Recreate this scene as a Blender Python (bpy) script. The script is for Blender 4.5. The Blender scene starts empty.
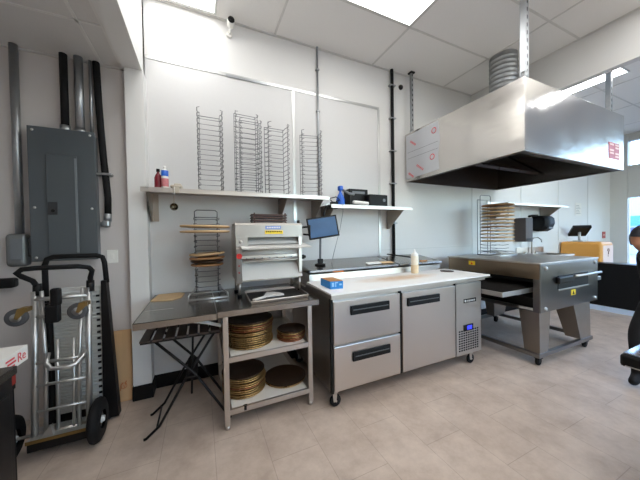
import bpy, bmesh, math, random
from mathutils import Vector, Matrix
random.seed(7)
PI = math.pi
SC = bpy.context.scene
COL = SC.collection

# ------------------------------------------------------------ camera
cam_d = bpy.data.cameras.new('camera')
cam_d.sensor_fit = 'HORIZONTAL'; cam_d.sensor_width = 36.0
cam_d.lens = 262.73 / 640 * 36.0
cam_d.clip_start = 0.02
cam = bpy.data.objects.new('camera', cam_d); COL.objects.link(cam)
YAW, PITCH, ROLL = 0.42735, -0.01859, -0.01658
fw = Vector((math.sin(YAW)*math.cos(PITCH), math.cos(YAW)*math.cos(PITCH), math.sin(PITCH)))
r0 = Vector((math.cos(YAW), -math.sin(YAW), 0)); u0 = r0.cross(fw)
rr = r0*math.cos(ROLL) + u0*math.sin(ROLL)
uu = -r0*math.sin(ROLL) + u0*math.cos(ROLL)
mw = Matrix.Identity(4)
for i in range(3):
    mw[i][0] = rr[i]; mw[i][1] = uu[i]; mw[i][2] = -fw[i]
mw.translation = Vector((0, 0, 1.45))
cam.matrix_world = mw
SC.camera = cam

# ------------------------------------------------------------ world, exposure
SC.view_settings.view_transform = 'Standard'
SC.view_settings.look = 'None'
SC.view_settings.gamma = 1
SC.view_settings.use_curve_mapping = False
SC.view_settings.exposure = 1.15
wd = bpy.data.worlds.new('sky'); SC.world = wd; wd.use_nodes = True
wn = wd.node_tree.nodes; wl = wd.node_tree.links
sky = wn.new('ShaderNodeTexSky'); sky.sky_type = 'NISHITA'
sky.sun_disc = False; sky.sun_elevation = math.radians(38); sky.sun_rotation = math.radians(10)
bg = wn['Background']; bg.inputs['Strength'].default_value = 0.8
wl.new(sky.outputs[0], bg.inputs['Color'])
PANEL_GLOW = 3.3      # ceiling light panels
STRIP_GLOW = 6.5

# ------------------------------------------------------------ materials
def new_mat(name):
    m = bpy.data.materials.new(name); m.use_nodes = True
    return m, m.node_tree.nodes, m.node_tree.links, m.node_tree.nodes['Principled BSDF']
def S(v):
    return tuple(((c/255)/12.92 if c/255 <= .04045 else ((c/255+.055)/1.055)**2.4) for c in v) + (1,)
MATS = {}
def mat(name, rgb, rough=.5, metal=0, var=.08, scale=8, bump=0, stretch=None, emit=None, spec=None, coat=0, rv=1.0):
    if name in MATS: return MATS[name]
    m, n, l, b = new_mat(name)
    c = S(rgb)
    tc = n.new('ShaderNodeTexCoord'); mp = n.new('ShaderNodeMapping')
    l.new(tc.outputs['Object'], mp.inputs['Vector'])
    if stretch: mp.inputs['Scale'].default_value = stretch
    nz = n.new('ShaderNodeTexNoise'); nz.inputs['Scale'].default_value = scale; nz.inputs['Detail'].default_value = 4
    l.new(mp.outputs[0], nz.inputs['Vector'])
    mx = n.new('ShaderNodeMix'); mx.data_type = 'RGBA'
    mx.inputs[6].default_value = tuple(x*(1-var) for x in c[:3]) + (1,)
    mx.inputs[7].default_value = tuple(min(1, x*(1+var)) for x in c[:3]) + (1,)
    l.new(nz.outputs[0], mx.inputs[0]); l.new(mx.outputs[2], b.inputs['Base Color'])
    b.inputs['Roughness'].default_value = rough; b.inputs['Metallic'].default_value = metal
    if metal > .5:
        mr = n.new('ShaderNodeMapRange')
        mr.inputs[1].default_value = .3; mr.inputs[2].default_value = .7
        mr.inputs[3].default_value = max(.03, rough-.06*rv); mr.inputs[4].default_value = rough+.08*rv
        l.new(nz.outputs[0], mr.inputs[0]); l.new(mr.outputs[0], b.inputs['Roughness'])
    if spec is not None: b.inputs['Specular IOR Level'].default_value = spec
    if coat: b.inputs['Coat Weight'].default_value = coat
    if bump:
        bp = n.new('ShaderNodeBump'); bp.inputs['Strength'].default_value = bump; bp.inputs['Distance'].default_value = .002 if bump < .9 else .02
        l.new(nz.outputs[0], bp.inputs['Height']); l.new(bp.outputs[0], b.inputs['Normal'])
    if emit:
        b.inputs['Emission Color'].default_value = S(emit[0]); b.inputs['Emission Strength'].default_value = emit[1]
    MATS[name] = m
    return m

STEEL = mat('brushed stainless', (192, 185, 178), .34, 1, .07, 6, .03, (1, 1, 14))
STEELH = mat('worktop stainless', (152, 147, 142), .25, 1, .03, 1.5, 0, (1, 1, 1), rv=.25)
STEELV = mat('door stainless', (200, 192, 184), .30, 1, .01, 1.5, 0, (1.5, 1.5, .3), rv=.2)
HOODS = mat('hood stainless', (205, 201, 196), .19, 1, .03, 1.1, 1.0, (1, .6, 1.2))
OVENS = mat('oven stainless', (136, 133, 130), .30, 1, .05, 5, .0, rv=.4)
OVENW = mat('heat-tinted stainless', (150, 132, 112), .32, 1, .15, 4, .03)
GALV = mat('galvanised steel', (165, 168, 170), .38, .9, .12, 30)
ALU = mat('aluminium', (190, 190, 188), .36, .9, .06, 12)
WIRE = mat('chromed wire', (120, 120, 122), .35, .9, .1, 20)
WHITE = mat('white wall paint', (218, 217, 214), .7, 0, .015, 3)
FRP = mat('white plastic wall panel', (206, 205, 204), .42, 0, .02, 60, .05)
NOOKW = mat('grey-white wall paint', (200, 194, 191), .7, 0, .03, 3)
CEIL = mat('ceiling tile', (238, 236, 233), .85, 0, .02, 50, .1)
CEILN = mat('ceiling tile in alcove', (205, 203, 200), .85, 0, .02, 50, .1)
GRIDM = mat('ceiling grid', (214, 212, 208), .6)
BLACKP = mat('black plastic', (13, 13, 14), .5, 0, .1, spec=.25)
BLACKR = mat('black rubber', (18, 18, 19), .75, 0, .15, 20, spec=.25)
BLACKM = mat('black powder coat', (16, 15, 15), .45, .1, .1, spec=.3)
BASEB = mat('black vinyl skirting', (12, 12, 13), .45, 0, .2, spec=.25)
PANELG = mat('panel grey enamel', (78, 84, 88), .45, .1, .04, 5)
WPLAST = mat('white polyethylene', (232, 230, 224), .42, 0, .02, 6)
WCLOUD = mat('white sheet plastic', (212, 210, 205), .35, 0, .02)
TAN = mat('tan board', (212, 180, 136), .65, 0, .16, 9, .1)
TAND = mat('browned tan board', (160, 118, 76), .65, 0, .22, 9, .1)
PAPER = mat('white paper', (225, 222, 215), .8, 0, .03)
GOLD = mat('golden baking pan', (206, 172, 116), .30, .9, .2, 7)
COPPER = mat('copper baking pan', (186, 124, 90), .30, .9, .25, 7)
DARKPAN = mat('seasoned dark pan', (82, 62, 48), .42, .7, .25, 9)
BROWN = mat('dark brown metal', (70, 46, 40), .45, .4, .15)
DWOOD = mat('dark stained slats', (58, 44, 38), .55, 0, .25, 10, .1, (1, 6, 1))
BLUE = mat('blue plastic', (28, 92, 190), .4, 0, .06)
BLUEC = mat('blue printed card', (30, 130, 205), .5, 0, .08, 14)
KRAFT = mat('kraft cardboard', (176, 128, 84), .75, 0, .1, 14)
ORANGE = mat('orange plastic', (226, 120, 30), .45)
ORANGEL = mat('orange laminate', (222, 158, 74), .4, 0, .04, 4)
PINKL = mat('pale pink laminate', (226, 196, 180), .45, 0, .03)
RED = mat('red plastic', (214, 34, 26), .35)
MAROON = mat('dark red syrup', (120, 20, 34), .3, 0, .1)
YELLOW = mat('yellow label', (240, 205, 40), .5)
LBLUE = mat('blue badge', (96, 132, 205), .4)
REDINK = mat('red ink', (214, 60, 70), .5)
FILM = mat('protective film', (196, 198, 202), .38, .35, .03, 3, .15)
PLY = mat('plywood', (205, 166, 122), .65, 0, .1, 5, .05, (6, 1, .7))
BRASSB = mat('brass bracket', (140, 114, 68), .4, .8, .1)
DARKIN = mat('dark oven inside', (24, 22, 21), .6, .4, .2)
SOOT = mat('hood filter metal', (70, 60, 54), .5, .7, .3, 9)
SAUCE = mat('squeeze bottle plastic', (232, 222, 202), .35, 0, .02)
OILC = mat('bottle filling', (230, 206, 168), .4, 0, .05)
GREYP = mat('grey plastic', (110, 114, 118), .5)
GREYL = mat('light grey ribbed plastic', (190, 190, 186), .6, 0, .05)
SKIN = mat('skin', (176, 122, 92), .55, 0, .05)
HAIR = mat('dark hair', (24, 22, 30), .7, 0, .2, 60)
CLOTH = mat('black cloth', (15, 15, 18), .9, 0, .2, 40)
SCREEN = mat('tablet screen', (52, 84, 120), .15, 0, .35, 6, emit=((96, 138, 178), .06))
FRAMEW = mat('white aluminium frame', (206, 206, 202), .45, .1, .02)
BROWNF = mat('wooden beige bracket steel', (168, 158, 148), .4, .8, .15, 14, 0, (1, 1, .3))
KICK = mat('pale kick board', (200, 215, 232), .4)
LEDM = mat('lit light panel', (255, 255, 255), .5, emit=((252, 252, 251), PANEL_GLOW))
STRIPM = mat('lit strip light', (255, 255, 255), .5, emit=((250, 252, 255), STRIP_GLOW))
DISPB = mat('blue digit display', (30, 40, 220), .3, emit=((50, 60, 255), .6))
BTOP = mat('polished counter top', (150, 160, 172), .1, .8, .04)

def glass_mat():
    m, n, l, b = new_mat('window glass')
    out = n['Material Output']
    tr = n.new('ShaderNodeBsdfTransparent'); gl = n.new('ShaderNodeBsdfGlossy'); gl.inputs['Roughness'].default_value = .03
    fr = n.new('ShaderNodeFresnel'); fr.inputs[0].default_value = 1.45
    tr.inputs[0].default_value = (.93, .97, 1, 1)
    mx = n.new('ShaderNodeMixShader'); l.new(fr.outputs[0], mx.inputs[0]); l.new(tr.outputs[0], mx.inputs[1]); l.new(gl.outputs[0], mx.inputs[2])
    l.new(mx.outputs[0], out.inputs[0]); n.remove(b)
    return m
GLASS = glass_mat()
def board_mat():
    m, n, l, b = new_mat('stained cutting board')
    tc = n.new('ShaderNodeTexCoord'); mp = n.new('ShaderNodeMapping')
    mp.inputs['Location'].default_value = (-.03*1.6, .20*5.5, 0); mp.inputs['Scale'].default_value = (1.6, 5.5, 0)
    l.new(tc.outputs['Object'], mp.inputs['Vector'])
    gr = n.new('ShaderNodeTexGradient'); gr.gradient_type = 'SPHERICAL'; l.new(mp.outputs[0], gr.inputs['Vector'])
    nz = n.new('ShaderNodeTexNoise'); nz.inputs['Scale'].default_value = 9; nz.inputs['Detail'].default_value = 6; l.new(tc.outputs['Object'], nz.inputs['Vector'])
    mu = n.new('ShaderNodeMath'); mu.operation = 'MULTIPLY'; l.new(gr.outputs[1], mu.inputs[0]); l.new(nz.outputs[0], mu.inputs[1])
    cr = n.new('ShaderNodeValToRGB'); cr.color_ramp.elements[0].position = .02; cr.color_ramp.elements[1].position = .42
    cr.color_ramp.elements[0].color = S((236, 234, 230)); cr.color_ramp.elements[1].color = S((216, 184, 150))
    l.new(mu.outputs[0], cr.inputs[0]); l.new(cr.outputs[0], b.inputs['Base Color']); b.inputs['Roughness'].default_value = .45
    return m
BOARDM = board_mat()

def floor_mat():
    m, n, l, b = new_mat('vinyl floor tiles')
    tc = n.new('ShaderNodeTexCoord'); mp = n.new('ShaderNodeMapping')
    mp.inputs['Rotation'].default_value = (0, 0, PI/2); mp.inputs['Location'].default_value = (.0, -.39+.002, 0)
    l.new(tc.outputs['Object'], mp.inputs['Vector'])
    br = n.new('ShaderNodeTexBrick'); br.offset = .5
    br.inputs['Scale'].default_value = 1; br.inputs['Brick Width'].default_value = .66; br.inputs['Row Height'].default_value = .33
    br.inputs['Mortar Size'].default_value = .0022; br.inputs['Mortar Smooth'].default_value = .3; br.inputs['Bias'].default_value = 0
    br.inputs['Color1'].default_value = S((200, 183, 168)); br.inputs['Color2'].default_value = S((197, 180, 165)); br.inputs['Mortar'].default_value = S((172, 156, 143))
    l.new(mp.outputs[0], br.inputs['Vector'])
    n1 = n.new('ShaderNodeTexNoise'); n1.inputs['Scale'].default_value = 4.2; n1.inputs['Detail'].default_value = 9; n1.inputs['Roughness'].default_value = .68
    l.new(tc.outputs['Object'], n1.inputs['Vector'])
    cr = n.new('ShaderNodeValToRGB'); cr.color_ramp.elements[0].position = .34; cr.color_ramp.elements[1].position = .66
    cr.color_ramp.elements[0].color = (.72, .69, .67, 1); cr.color_ramp.elements[1].color = (1.0, 1.0, 1.0, 1)
    l.new(n1.outputs[0], cr.inputs[0])
    mx = n.new('ShaderNodeMix'); mx.data_type = 'RGBA'; mx.blend_type = 'MULTIPLY'; mx.inputs[0].default_value = 1
    l.new(br.outputs[0], mx.inputs[6]); l.new(cr.outputs[0], mx.inputs[7]); l.new(mx.outputs[2], b.inputs['Base Color'])
    b.inputs['Roughness'].default_value = .42
    return m
FLOOR = floor_mat()

# ------------------------------------------------------------ mesh builder
class G:
    def __init__(s): s.bm = bmesh.new(); s.mi = 0
    def _faces(s, f0):
        s.bm.faces.ensure_lookup_table()
        for f in s.bm.faces:
            if f.index == -1 or f in f0: pass
    def box(s, x0, x1, y0, y1, z0, z1, bev=0.0, rot=None, seg=2):
        vs = [Vector((x, y, z)) for x in (x0, x1) for y in (y0, y1) for z in (z0, z1)]
        if rot:                                   # (centre, axis, angle)
            R = Matrix.Rotation(rot[2], 3, rot[1]); c = Vector(rot[0]); vs = [R @ (v-c) + c for v in vs]
        b = [s.bm.verts.new(v) for v in vs]
        fs = []
        for q in ((0,1,3,2), (4,6,7,5), (0,4,5,1), (2,3,7,6), (0,2,6,4), (1,5,7,3)):
            f = s.bm.faces.new([b[i] for i in q]); f.material_index = s.mi; fs.append(f)
        if bev > 0:
            bev = min(bev, abs(x1-x0)*.45, abs(y1-y0)*.45, abs(z1-z0)*.45)
            es = list({e for f in fs for e in f.edges})
            bmesh.ops.bevel(s.bm, geom=es, offset=bev, segments=seg, profile=.5, affect='EDGES')
        return s
    def prism(s, pts, axis, a, b, smooth=False):
        """outline pts in the other two axes (in x,y,z order), extruded along axis from a to b"""
        def mk(p, t):
            if axis == 'x': return Vector((t, p[0], p[1]))
            if axis == 'y': return Vector((p[0], t, p[1]))
            return Vector((p[0], p[1], t))
        A = [s.bm.verts.new(mk(p, a)) for p in pts]; B = [s.bm.verts.new(mk(p, b)) for p in pts]
        n = len(pts)
        f = [s.bm.faces.new(A), s.bm.faces.new(B[::-1])]
        for i in range(n):
            q = s.bm.faces.new((A[i], B[i], B[(i+1) % n], A[(i+1) % n])); q.smooth = smooth; f.append(q)
        for q in f: q.material_index = s.mi
        return s
    def hexa(s, bot, top):
        B = [s.bm.verts.new(p) for p in bot]; T = [s.bm.verts.new(p) for p in top]
        fs = [s.bm.faces.new(B[::-1]), s.bm.faces.new(T)]
        for i in range(4): fs.append(s.bm.faces.new((B[i], B[(i+1) % 4], T[(i+1) % 4], T[i])))
        for f in fs: f.material_index = s.mi
        return s
    def cyl(s, p0, p1, r, seg=20, r2=None):
        p0 = Vector(p0); p1 = Vector(p1); d = (p1-p0).normalized()
        a = Vector((0, 0, 1)) if abs(d.z) < .9 else Vector((1, 0, 0))
        u = d.cross(a).normalized(); v = d.cross(u)
        r2 = r if r2 is None else r2
        A = []; B = []
        for i in range(seg):
            t = 2*PI*i/seg; w = u*math.cos(t) + v*math.sin(t)
            A.append(s.bm.verts.new(p0+w*r)); B.append(s.bm.verts.new(p1+w*r2))
        fs = [s.bm.faces.new(A), s.bm.faces.new(B[::-1])]
        for i in range(seg):
            f = s.bm.faces.new((A[i], B[i], B[(i+1) % seg], A[(i+1) % seg])); f.smooth = True; fs.append(f)
        for f in fs: f.material_index = s.mi
        return s
    def tube(s, pts, r, seg=10, closed=False):
        pts = [Vector(p) for p in pts]; n = len(pts); rings = []; u = None
        for i, p in enumerate(pts):
            if closed: d = (pts[(i+1) % n]-pts[i-1]).normalized()
            elif i == 0: d = (pts[1]-p).normalized()
            elif i == n-1: d = (p-pts[i-1]).normalized()
            else: d = ((pts[i+1]-p).normalized() + (p-pts[i-1]).normalized()).normalized()
            if u is None:
                a = Vector((0, 0, 1)) if abs(d.z) < .9 else Vector((1, 0, 0)); u = d.cross(a).normalized()
            u = (u - d*u.dot(d)).normalized(); v = d.cross(u)
            rings.append([s.bm.verts.new(p+(u*math.cos(2*PI*k/seg)+v*math.sin(2*PI*k/seg))*r) for k in range(seg)])
        m = n if closed else n-1
        for i in range(m):
            a = rings[i]; b = rings[(i+1) % n]
            for k in range(seg):
                f = s.bm.faces.new((a[k], a[(k+1) % seg], b[(k+1) % seg], b[k])); f.smooth = True; f.material_index = s.mi
        if not closed:
            f = s.bm.faces.new(rings[0][::-1]); f.material_index = s.mi
            f = s.bm.faces.new(rings[-1]); f.material_index = s.mi
        return s
    def lathe(s, prof, c=(0, 0, 0), seg=36, axis='z', sharp=False):
        """prof: (radius, height) from bottom centre round to top centre"""
        c = Vector(c); rings = []
        def pt(r, h, t):
            a, b = r*math.cos(t), r*math.sin(t)
            if axis == 'z': return c+Vector((a, b, h))
            if axis == 'x': return c+Vector((h, a, b))
            return c+Vector((a, h, b))
        for r, h in prof:
            if r < 1e-6: rings.append([s.bm.verts.new(pt(0, h, 0))])
            else: rings.append([s.bm.verts.new(pt(r, h, 2*PI*k/seg)) for k in range(seg)])
        for a, b in zip(rings, rings[1:]):
            for k in range(seg):
                if len(a) == 1 and len(b) == 1: continue
                if len(a) == 1: f = s.bm.faces.new((a[0], b[(k+1) % seg], b[k]))
                elif len(b) == 1: f = s.bm.faces.new((a[k], a[(k+1) % seg], b[0]))
                else: f = s.bm.faces.new((a[k], a[(k+1) % seg], b[(k+1) % seg], b[k]))
                f.smooth = not sharp; f.material_index = s.mi
        return s
    def build(s, name, m, parent=None):
        me = bpy.data.meshes.new(name)
        bmesh.ops.recalc_face_normals(s.bm, faces=s.bm.faces)
        if parent is not None:
            o = ORG.get(parent.name, Vector((0, 0, 0)))
            bmesh.ops.translate(s.bm, vec=-o, verts=s.bm.verts)
        s.bm.to_mesh(me); s.bm.free()
        for x in (m if isinstance(m, (list, tuple)) else [m]): me.materials.append(x)
        ob = bpy.data.objects.new(name, me); COL.objects.link(ob)
        if parent is not None:
            ob.parent = parent; ORG[ob.name] = ORG.get(parent.name, Vector((0, 0, 0)))
        else: ORG[ob.name] = Vector((0, 0, 0))
        return ob
ORG = {}
def tag(o, label, cat, group=None, kind=None):
    o['label'] = label; o['category'] = cat
    if group: o['group'] = group
    if kind: o['kind'] = kind
    return o
def thing(name, label, cat, loc=(0, 0, 0), group=None):
    """an Empty at the thing's base; its parts are built in world coordinates around it"""
    o = bpy.data.objects.new(name, None); COL.objects.link(o); o.location = loc; o.empty_display_size = .05
    ORG[o.name] = Vector(loc)
    return tag(o, label, cat, group)
def rebase(o, loc):
    """put the origin of a one-mesh thing at its base"""
    v = Vector(loc); o.data.transform(Matrix.Translation(-v)); o.location = v; ORG[o.name] = v
    return o
def struct(name, g, m):
    o = g.build(name, m); o['kind'] = 'structure'; return o
def dup(o, loc=None, rz=None, label=None, parent=None):
    c = o.copy(); COL.objects.link(c)
    if parent is not None: c.parent = parent
    if loc is not None: c.location = loc
    if rz is not None: c.rotation_euler = (0, 0, rz)
    if label: c['label'] = label
    for ch in list(o.children): dup(ch, parent=c)
    return c
def text_mesh(name, txt, size, m, parent, loc, rot, depth=.001, squash=1.0):
    cu = bpy.data.curves.new(name, 'FONT'); cu.body = txt; cu.size = size; cu.extrude = depth
    cu.align_x = 'CENTER'; cu.align_y = 'CENTER'
    t = bpy.data.objects.new(name, cu); COL.objects.link(t)
    dg = bpy.context.evaluated_depsgraph_get(); dg.update()
    me = bpy.data.meshes.new_from_object(t.evaluated_get(dg)); bpy.data.objects.remove(t); bpy.data.curves.remove(cu)
    from mathutils import Euler
    M = Matrix.Translation(Vector(loc)-ORG.get(parent.name, Vector((0, 0, 0)))) @ Euler(rot).to_matrix().to_4x4() @ Matrix.Diagonal((squash, 1, 1, 1))
    me.transform(M); me.materials.clear(); me.materials.append(m)
    o = bpy.data.objects.new(name, me); COL.objects.link(o); o.parent = parent
    ORG[o.name] = ORG.get(parent.name, Vector((0, 0, 0)))
    return o
def arc(cx, cy, r, a0, a1, n=8):
    return [(cx+r*math.cos(a0+(a1-a0)*i/n), cy+r*math.sin(a0+(a1-a0)*i/n)) for i in range(n+1)]

# ============================================================ STRUCTURE
WY = 2.95                  # main back wall
CZ = 3.72                  # kitchen ceiling
struct('floor', G().box(-2.1, 9.5, -3.6, 3.15, -.12, 0), FLOOR)
struct('wall_back', G().box(-.44, 9.5, WY, 3.15, 0, CZ+.1), WHITE)
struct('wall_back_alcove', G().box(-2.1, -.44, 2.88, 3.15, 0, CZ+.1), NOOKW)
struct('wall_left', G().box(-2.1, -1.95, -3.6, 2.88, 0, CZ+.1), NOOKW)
struct('wall_front', G().box(-2.1, 2.58, -3.75, -3.6, 0, CZ+.1).box(2.58, 8.2, -3.75, -3.6, 0, .7).box(2.58, 8.2, -3.75, -3.6, 3.1, CZ+.1).box(8.2, 9.5, -3.75, -3.6, 0, CZ+.1), WHITE)  # opening made for added, unseen windows that let in fill light
g = G()
for k in range(1, 6): g.box(1.2+k*1.38, 1.26+k*1.38, -3.72, -3.64, .7, 3.1)
g.box(2.58, 8.2, -3.72, -3.64, .7, .76); g.box(2.58, 8.2, -3.72, -3.64, 3.04, 3.1)
struct('window_frame_added', g, FRAMEW)
struct('window_30', G().box(2.58, 8.2, -3.69, -3.68, .7, 3.1), GLASS)  # glass of the window row added behind the camera for fill
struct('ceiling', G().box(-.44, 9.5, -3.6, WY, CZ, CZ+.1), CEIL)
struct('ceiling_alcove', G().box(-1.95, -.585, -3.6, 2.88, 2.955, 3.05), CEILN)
struct('wall_beam', G().box(-.585, -.44, -3.6, 2.95, 2.94, CZ+.05), WHITE)
struct('wall_pillar', G().box(-.57, -.43, 2.80, 2.95, 0, 2.94), WHITE)
struct('wall_bulkhead', G().box(4.14, 4.24, -3.6, WY, 3.23, CZ), WHITE)
# skirting
struct('baseboard_back', G().box(-.43, 6.5, WY-.012, WY, 0, .13, .003), BASEB)
struct('baseboard_pillar', G().box(-.578, -.418, 2.788, 2.94, 0, .13, .003), BASEB)
# wall panelling and its metal trims
struct('trim_1', G().box(-.44, 2.235, WY-.006, WY, .13, 3.155), FRP)
struct('trim_2', G().box(-.44, 2.255, WY-.012, WY-.005, 3.14, 3.175, .002), ALU)
struct('trim_3', G().box(1.005, 1.045, WY-.010, WY-.005, .13, 3.14, .002), ALU)
struct('trim_4', G().box(2.225, 2.262, WY-.012, WY-.003, .13, 3.14, .002), ALU)
struct('trim_5', G().box(.28, .72, WY-.016, WY-.011, 3.135, 3.16, .001), GALV)
for k, x in enumerate((4.15, 5.53, 6.85, 8.12)):
    struct('trim_%d' % (6+k), G().box(x-.012, x+.012, WY-.006, WY, .1, 3.3, .002), FRAMEW)
struct('trim_10', G().box(2.262, 4.15, WY-.006, WY, 1.225, 1.235), FRAMEW)
# ceiling grids
g = G()
for k in range(-1, 4):
    x = .816 + 1.333*k
    if -.44 < x < 4.14: g.box(x-.011, x+.011, -3.6, WY, CZ-.004, CZ)
for k in range(0, 10):
    y = 2.245 - .667*k
    g.box(-.44, 4.14, y-.011, y+.011, CZ-.004, CZ)
g.box(-.44, 4.14, WY-.022, WY, CZ-.008, CZ)
g.box(-.44, -.42, -3.6, WY, CZ-.008, CZ); g.box(4.12, 4.14, -3.6, WY, CZ-.008, CZ)
struct('trim_11', g, GRIDM)
g = G()
for x in (-.74, -1.4): g.box(x-.01, x+.01, -3.6, 2.88, 2.95, 2.956)
for k in range(5): g.box(-1.95, -.585, 2.35-1.22*k-.01, 2.35-1.22*k+.01, 2.95, 2.956)
g.box(-1.95, -.585, 2.86, 2.88, 2.946, 2.956); g.box(-.605, -.585, -3.6, 2.88, 2.946, 2.956)
struct('trim_12', g, GRIDM)
g = G()
for k in range(4): g.box(4.24+1.22*k+.5, 4.26+1.22*k+.5, -3.6, WY, CZ-.004, CZ)
for k in range(6): g.box(4.24, 9.3, 2.0-1.22*k-.01, 2.0-1.22*k+.01, CZ-.004, CZ)
struct('trim_13', g, GRIDM)

# storefront, plane x = 9.3
def storefront():
    g = G(); ys = [2.66, 1.35, .05, -1.25, -2.55, -3.5]
    g.box(9.25, 9.42, 2.66, 2.95, 0, CZ)
    for y in ys[1:]: g.box(9.27, 9.40, y-.05, y+.05, 0, CZ)
    g.box(9.27, 9.40, -3.6, 2.66, 3.55, CZ)
    g.box(9.27, 9.40, -3.6, 2.66, 2.92, 2.98)
    g.box(9.27, 9.40, -3.6, 2.66, 2.22, 2.30)
    g.box(9.27, 9.40, -3.6, 2.66, 0, .12)
    struct('window_frames', g, FRAMEW)
    n = 1
    for a, b in zip(ys, ys[1:]):
        a2 = a if n == 1 else a-.05
        w = struct('window_%d' % n, G().box(9.33, 9.345, b+.05, a2, 3.0, 3.55), GLASS); n += 1
        struct('window_%d' % n, G().box(9.33, 9.345, b+.05, a2, .12, 2.22), GLASS); n += 1
        if n == 3: struct('wall_transom', G().box(9.30, 9.37, b+.05, a2, 2.30, 2.92), FRAMEW)
        else: struct('window_%d' % (20+n), G().box(9.33, 9.345, b+.05, a2, 2.30, 2.92), GLASS)  # unseen bays: transom glass added so blue sky reflects on the hood
storefront()
bs = struct('ground_outside', G().box(9.5, 40, -25, 25, -.15, -.02), mat('grey paving', (150, 152, 155), .8, 0, .08, 2))
b = thing('building', 'blue-striped building across the street seen through the front glazing', 'building', (24, 6, -.02))
G().box(24, 30, -4, 16, -.02, 4.2).build('wall', mat('pale blue render', (170, 196, 226), .7), b)
G().box(23.9, 24, -4, 16, 1.7, 2.3).build('fascia', mat('teal fascia', (70, 140, 180), .6), b)
G().box(23.95, 24, -4, 16, .6, 1.6).build('shop_window', mat('navy shop glass', (50, 66, 110), .2), b)

# lights
def panel_light(name, label, x0, x1, y0, y1, m, group, z=CZ):
    t = thing(name, label, 'light', ((x0+x1)/2, (y0+y1)/2, z), group)
    g = G(); w = .02
    for a in ((x0, x1, y0, y0+w), (x0, x1, y1-w, y1), (x0, x0+w, y0+w, y1-w), (x1-w, x1, y0+w, y1-w)): g.box(*a, z-.012, z)
    g.build('frame', FRAMEW, t)
    G().box(x0+w, x1-w, y0+w, y1-w, z-.009, z-.001).build('diffuser', m, t)
panel_light('ceiling_light', 'square-edged bright ceiling light panel nearest the centre of the kitchen', .83, 2.135, 1.59, 2.235, LEDM, 'flat panel lights in the kitchen ceiling')
panel_light('ceiling_light', 'bright ceiling light panel above the small security camera, beside the alcove beam', -.415, .2, 1.59, 2.90, LEDM, 'flat panel lights in the kitchen ceiling')
panel_light('ceiling_light', 'added ceiling light panel behind the viewpoint over open floor', .83, 2.135, -.42, .24, LEDM, 'flat panel lights in the kitchen ceiling')  # panels from here to the strip lights are unseen, added for brightness
panel_light('ceiling_light', 'added ceiling light panel behind the viewpoint at the left beside the alcove beam', -.415, .2, -1.75, -.42, LEDM, 'flat panel lights in the kitchen ceiling')
panel_light('ceiling_light', 'added ceiling light panel over the open floor right of the viewpoint', 2.8, 4.1, .26, .9, LEDM, 'flat panel lights in the kitchen ceiling')
panel_light('ceiling_light', 'added ceiling light panel at the rear of the kitchen behind the viewpoint', .83, 2.135, -2.4, -1.77, LEDM, 'flat panel lights in the kitchen ceiling')
panel_light('ceiling_light', 'added ceiling light panel at the rear left of the kitchen behind the viewpoint', -.415, .2, -3.3, -2.4, LEDM, 'flat panel lights in the kitchen ceiling')
panel_light('ceiling_light', 'added ceiling light panel at the rear wall behind the viewpoint', .83, 2.135, -3.45, -2.9, LEDM, 'flat panel lights in the kitchen ceiling')
panel_light('ceiling_light', 'added ceiling light panel at the far rear right corner of the kitchen', 2.8, 4.1, -3.0, -2.45, LEDM, 'flat panel lights in the kitchen ceiling')
panel_light('ceiling_light', 'added ceiling light panel in the middle right of the kitchen behind the viewpoint', 2.8, 4.1, -.7, -.1, LEDM, 'flat panel lights in the kitchen ceiling')
panel_light('ceiling_light', 'added ceiling light panel at the rear right of the kitchen behind the viewpoint', 2.8, 4.1, -1.75, -1.1, LEDM, 'flat panel lights in the kitchen ceiling')
panel_light('strip_light', 'long white strip light beyond the bulkhead, above the hood', 5.34, 5.63, 1.6, 2.8, STRIPM, 'strip lights in the front area')
panel_light('strip_light', 'white strip light beyond the bulkhead at the right picture edge', 5.34, 5.63, .1, 1.45, STRIPM, 'strip lights in the front area')
panel_light('strip_light', 'strip light in the front area close to the glazing', 7.6, 7.9, -3.2, -1.9, STRIPM, 'strip lights in the front area')

# ============================================================ WALL SERVICES
def sec_cam():
    t = thing('security_camera', 'small white security camera with black lens face high on the wall', 'camera', (.335, WY, 3.62))
    G().cyl((.325, WY, 3.575), (.325, WY-.03, 3.575), .03, 20).cyl((.325, WY-.03, 3.575), (.33, WY-.06, 3.60), .012, 12).build('mount', WPLAST, t)
    G().lathe([(0, 0), (.03, .002), (.036, .012), (.036, .085), (.033, .09)], (.335, WY-.14, 3.645), 24, 'y').build('body', WPLAST, t)
    G().lathe([(0, -.004), (.031, -.003), (.033, .004), (0, .006)], (.335, WY-.14, 3.645), 24, 'y').build('lens', BLACKP, t)
sec_cam()
tag(rebase(G().lathe([(0, -.03), (.025, -.028), (.035, -.012), (.035, 0), (0, 0)], (2.64, WY, 3.53), 20, 'y').build('motion_sensor', BLACKP), (2.64, WY, 3.53)), 'tiny round black sensor on the wall between black pipe and slotted channel', 'sensor')
def conduit(x):
    t = thing('conduit', 'thin grey metal conduit running from ceiling down to the long shelf', 'pipe', (x, WY-.02, 1.9))
    G().cyl((x, WY-.025, 1.90), (x, WY-.025, CZ), .012, 14).build('pipe', GALV, t)
    for z in (2.35, 2.95, 3.45): G().box(x-.022, x+.022, WY-.041, WY, z-.008, z+.008, .002).build('clamp', GALV, t)
conduit(1.335)
t = thing('black_pipe', 'black pipe running from the ceiling down behind the short shelf', 'pipe', (2.46, WY-.03, 1.15))
G().cyl((2.46, WY-.035, 1.16), (2.46, WY-.035, CZ), .021, 16).build('pipe', BLACKR, t)
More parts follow.
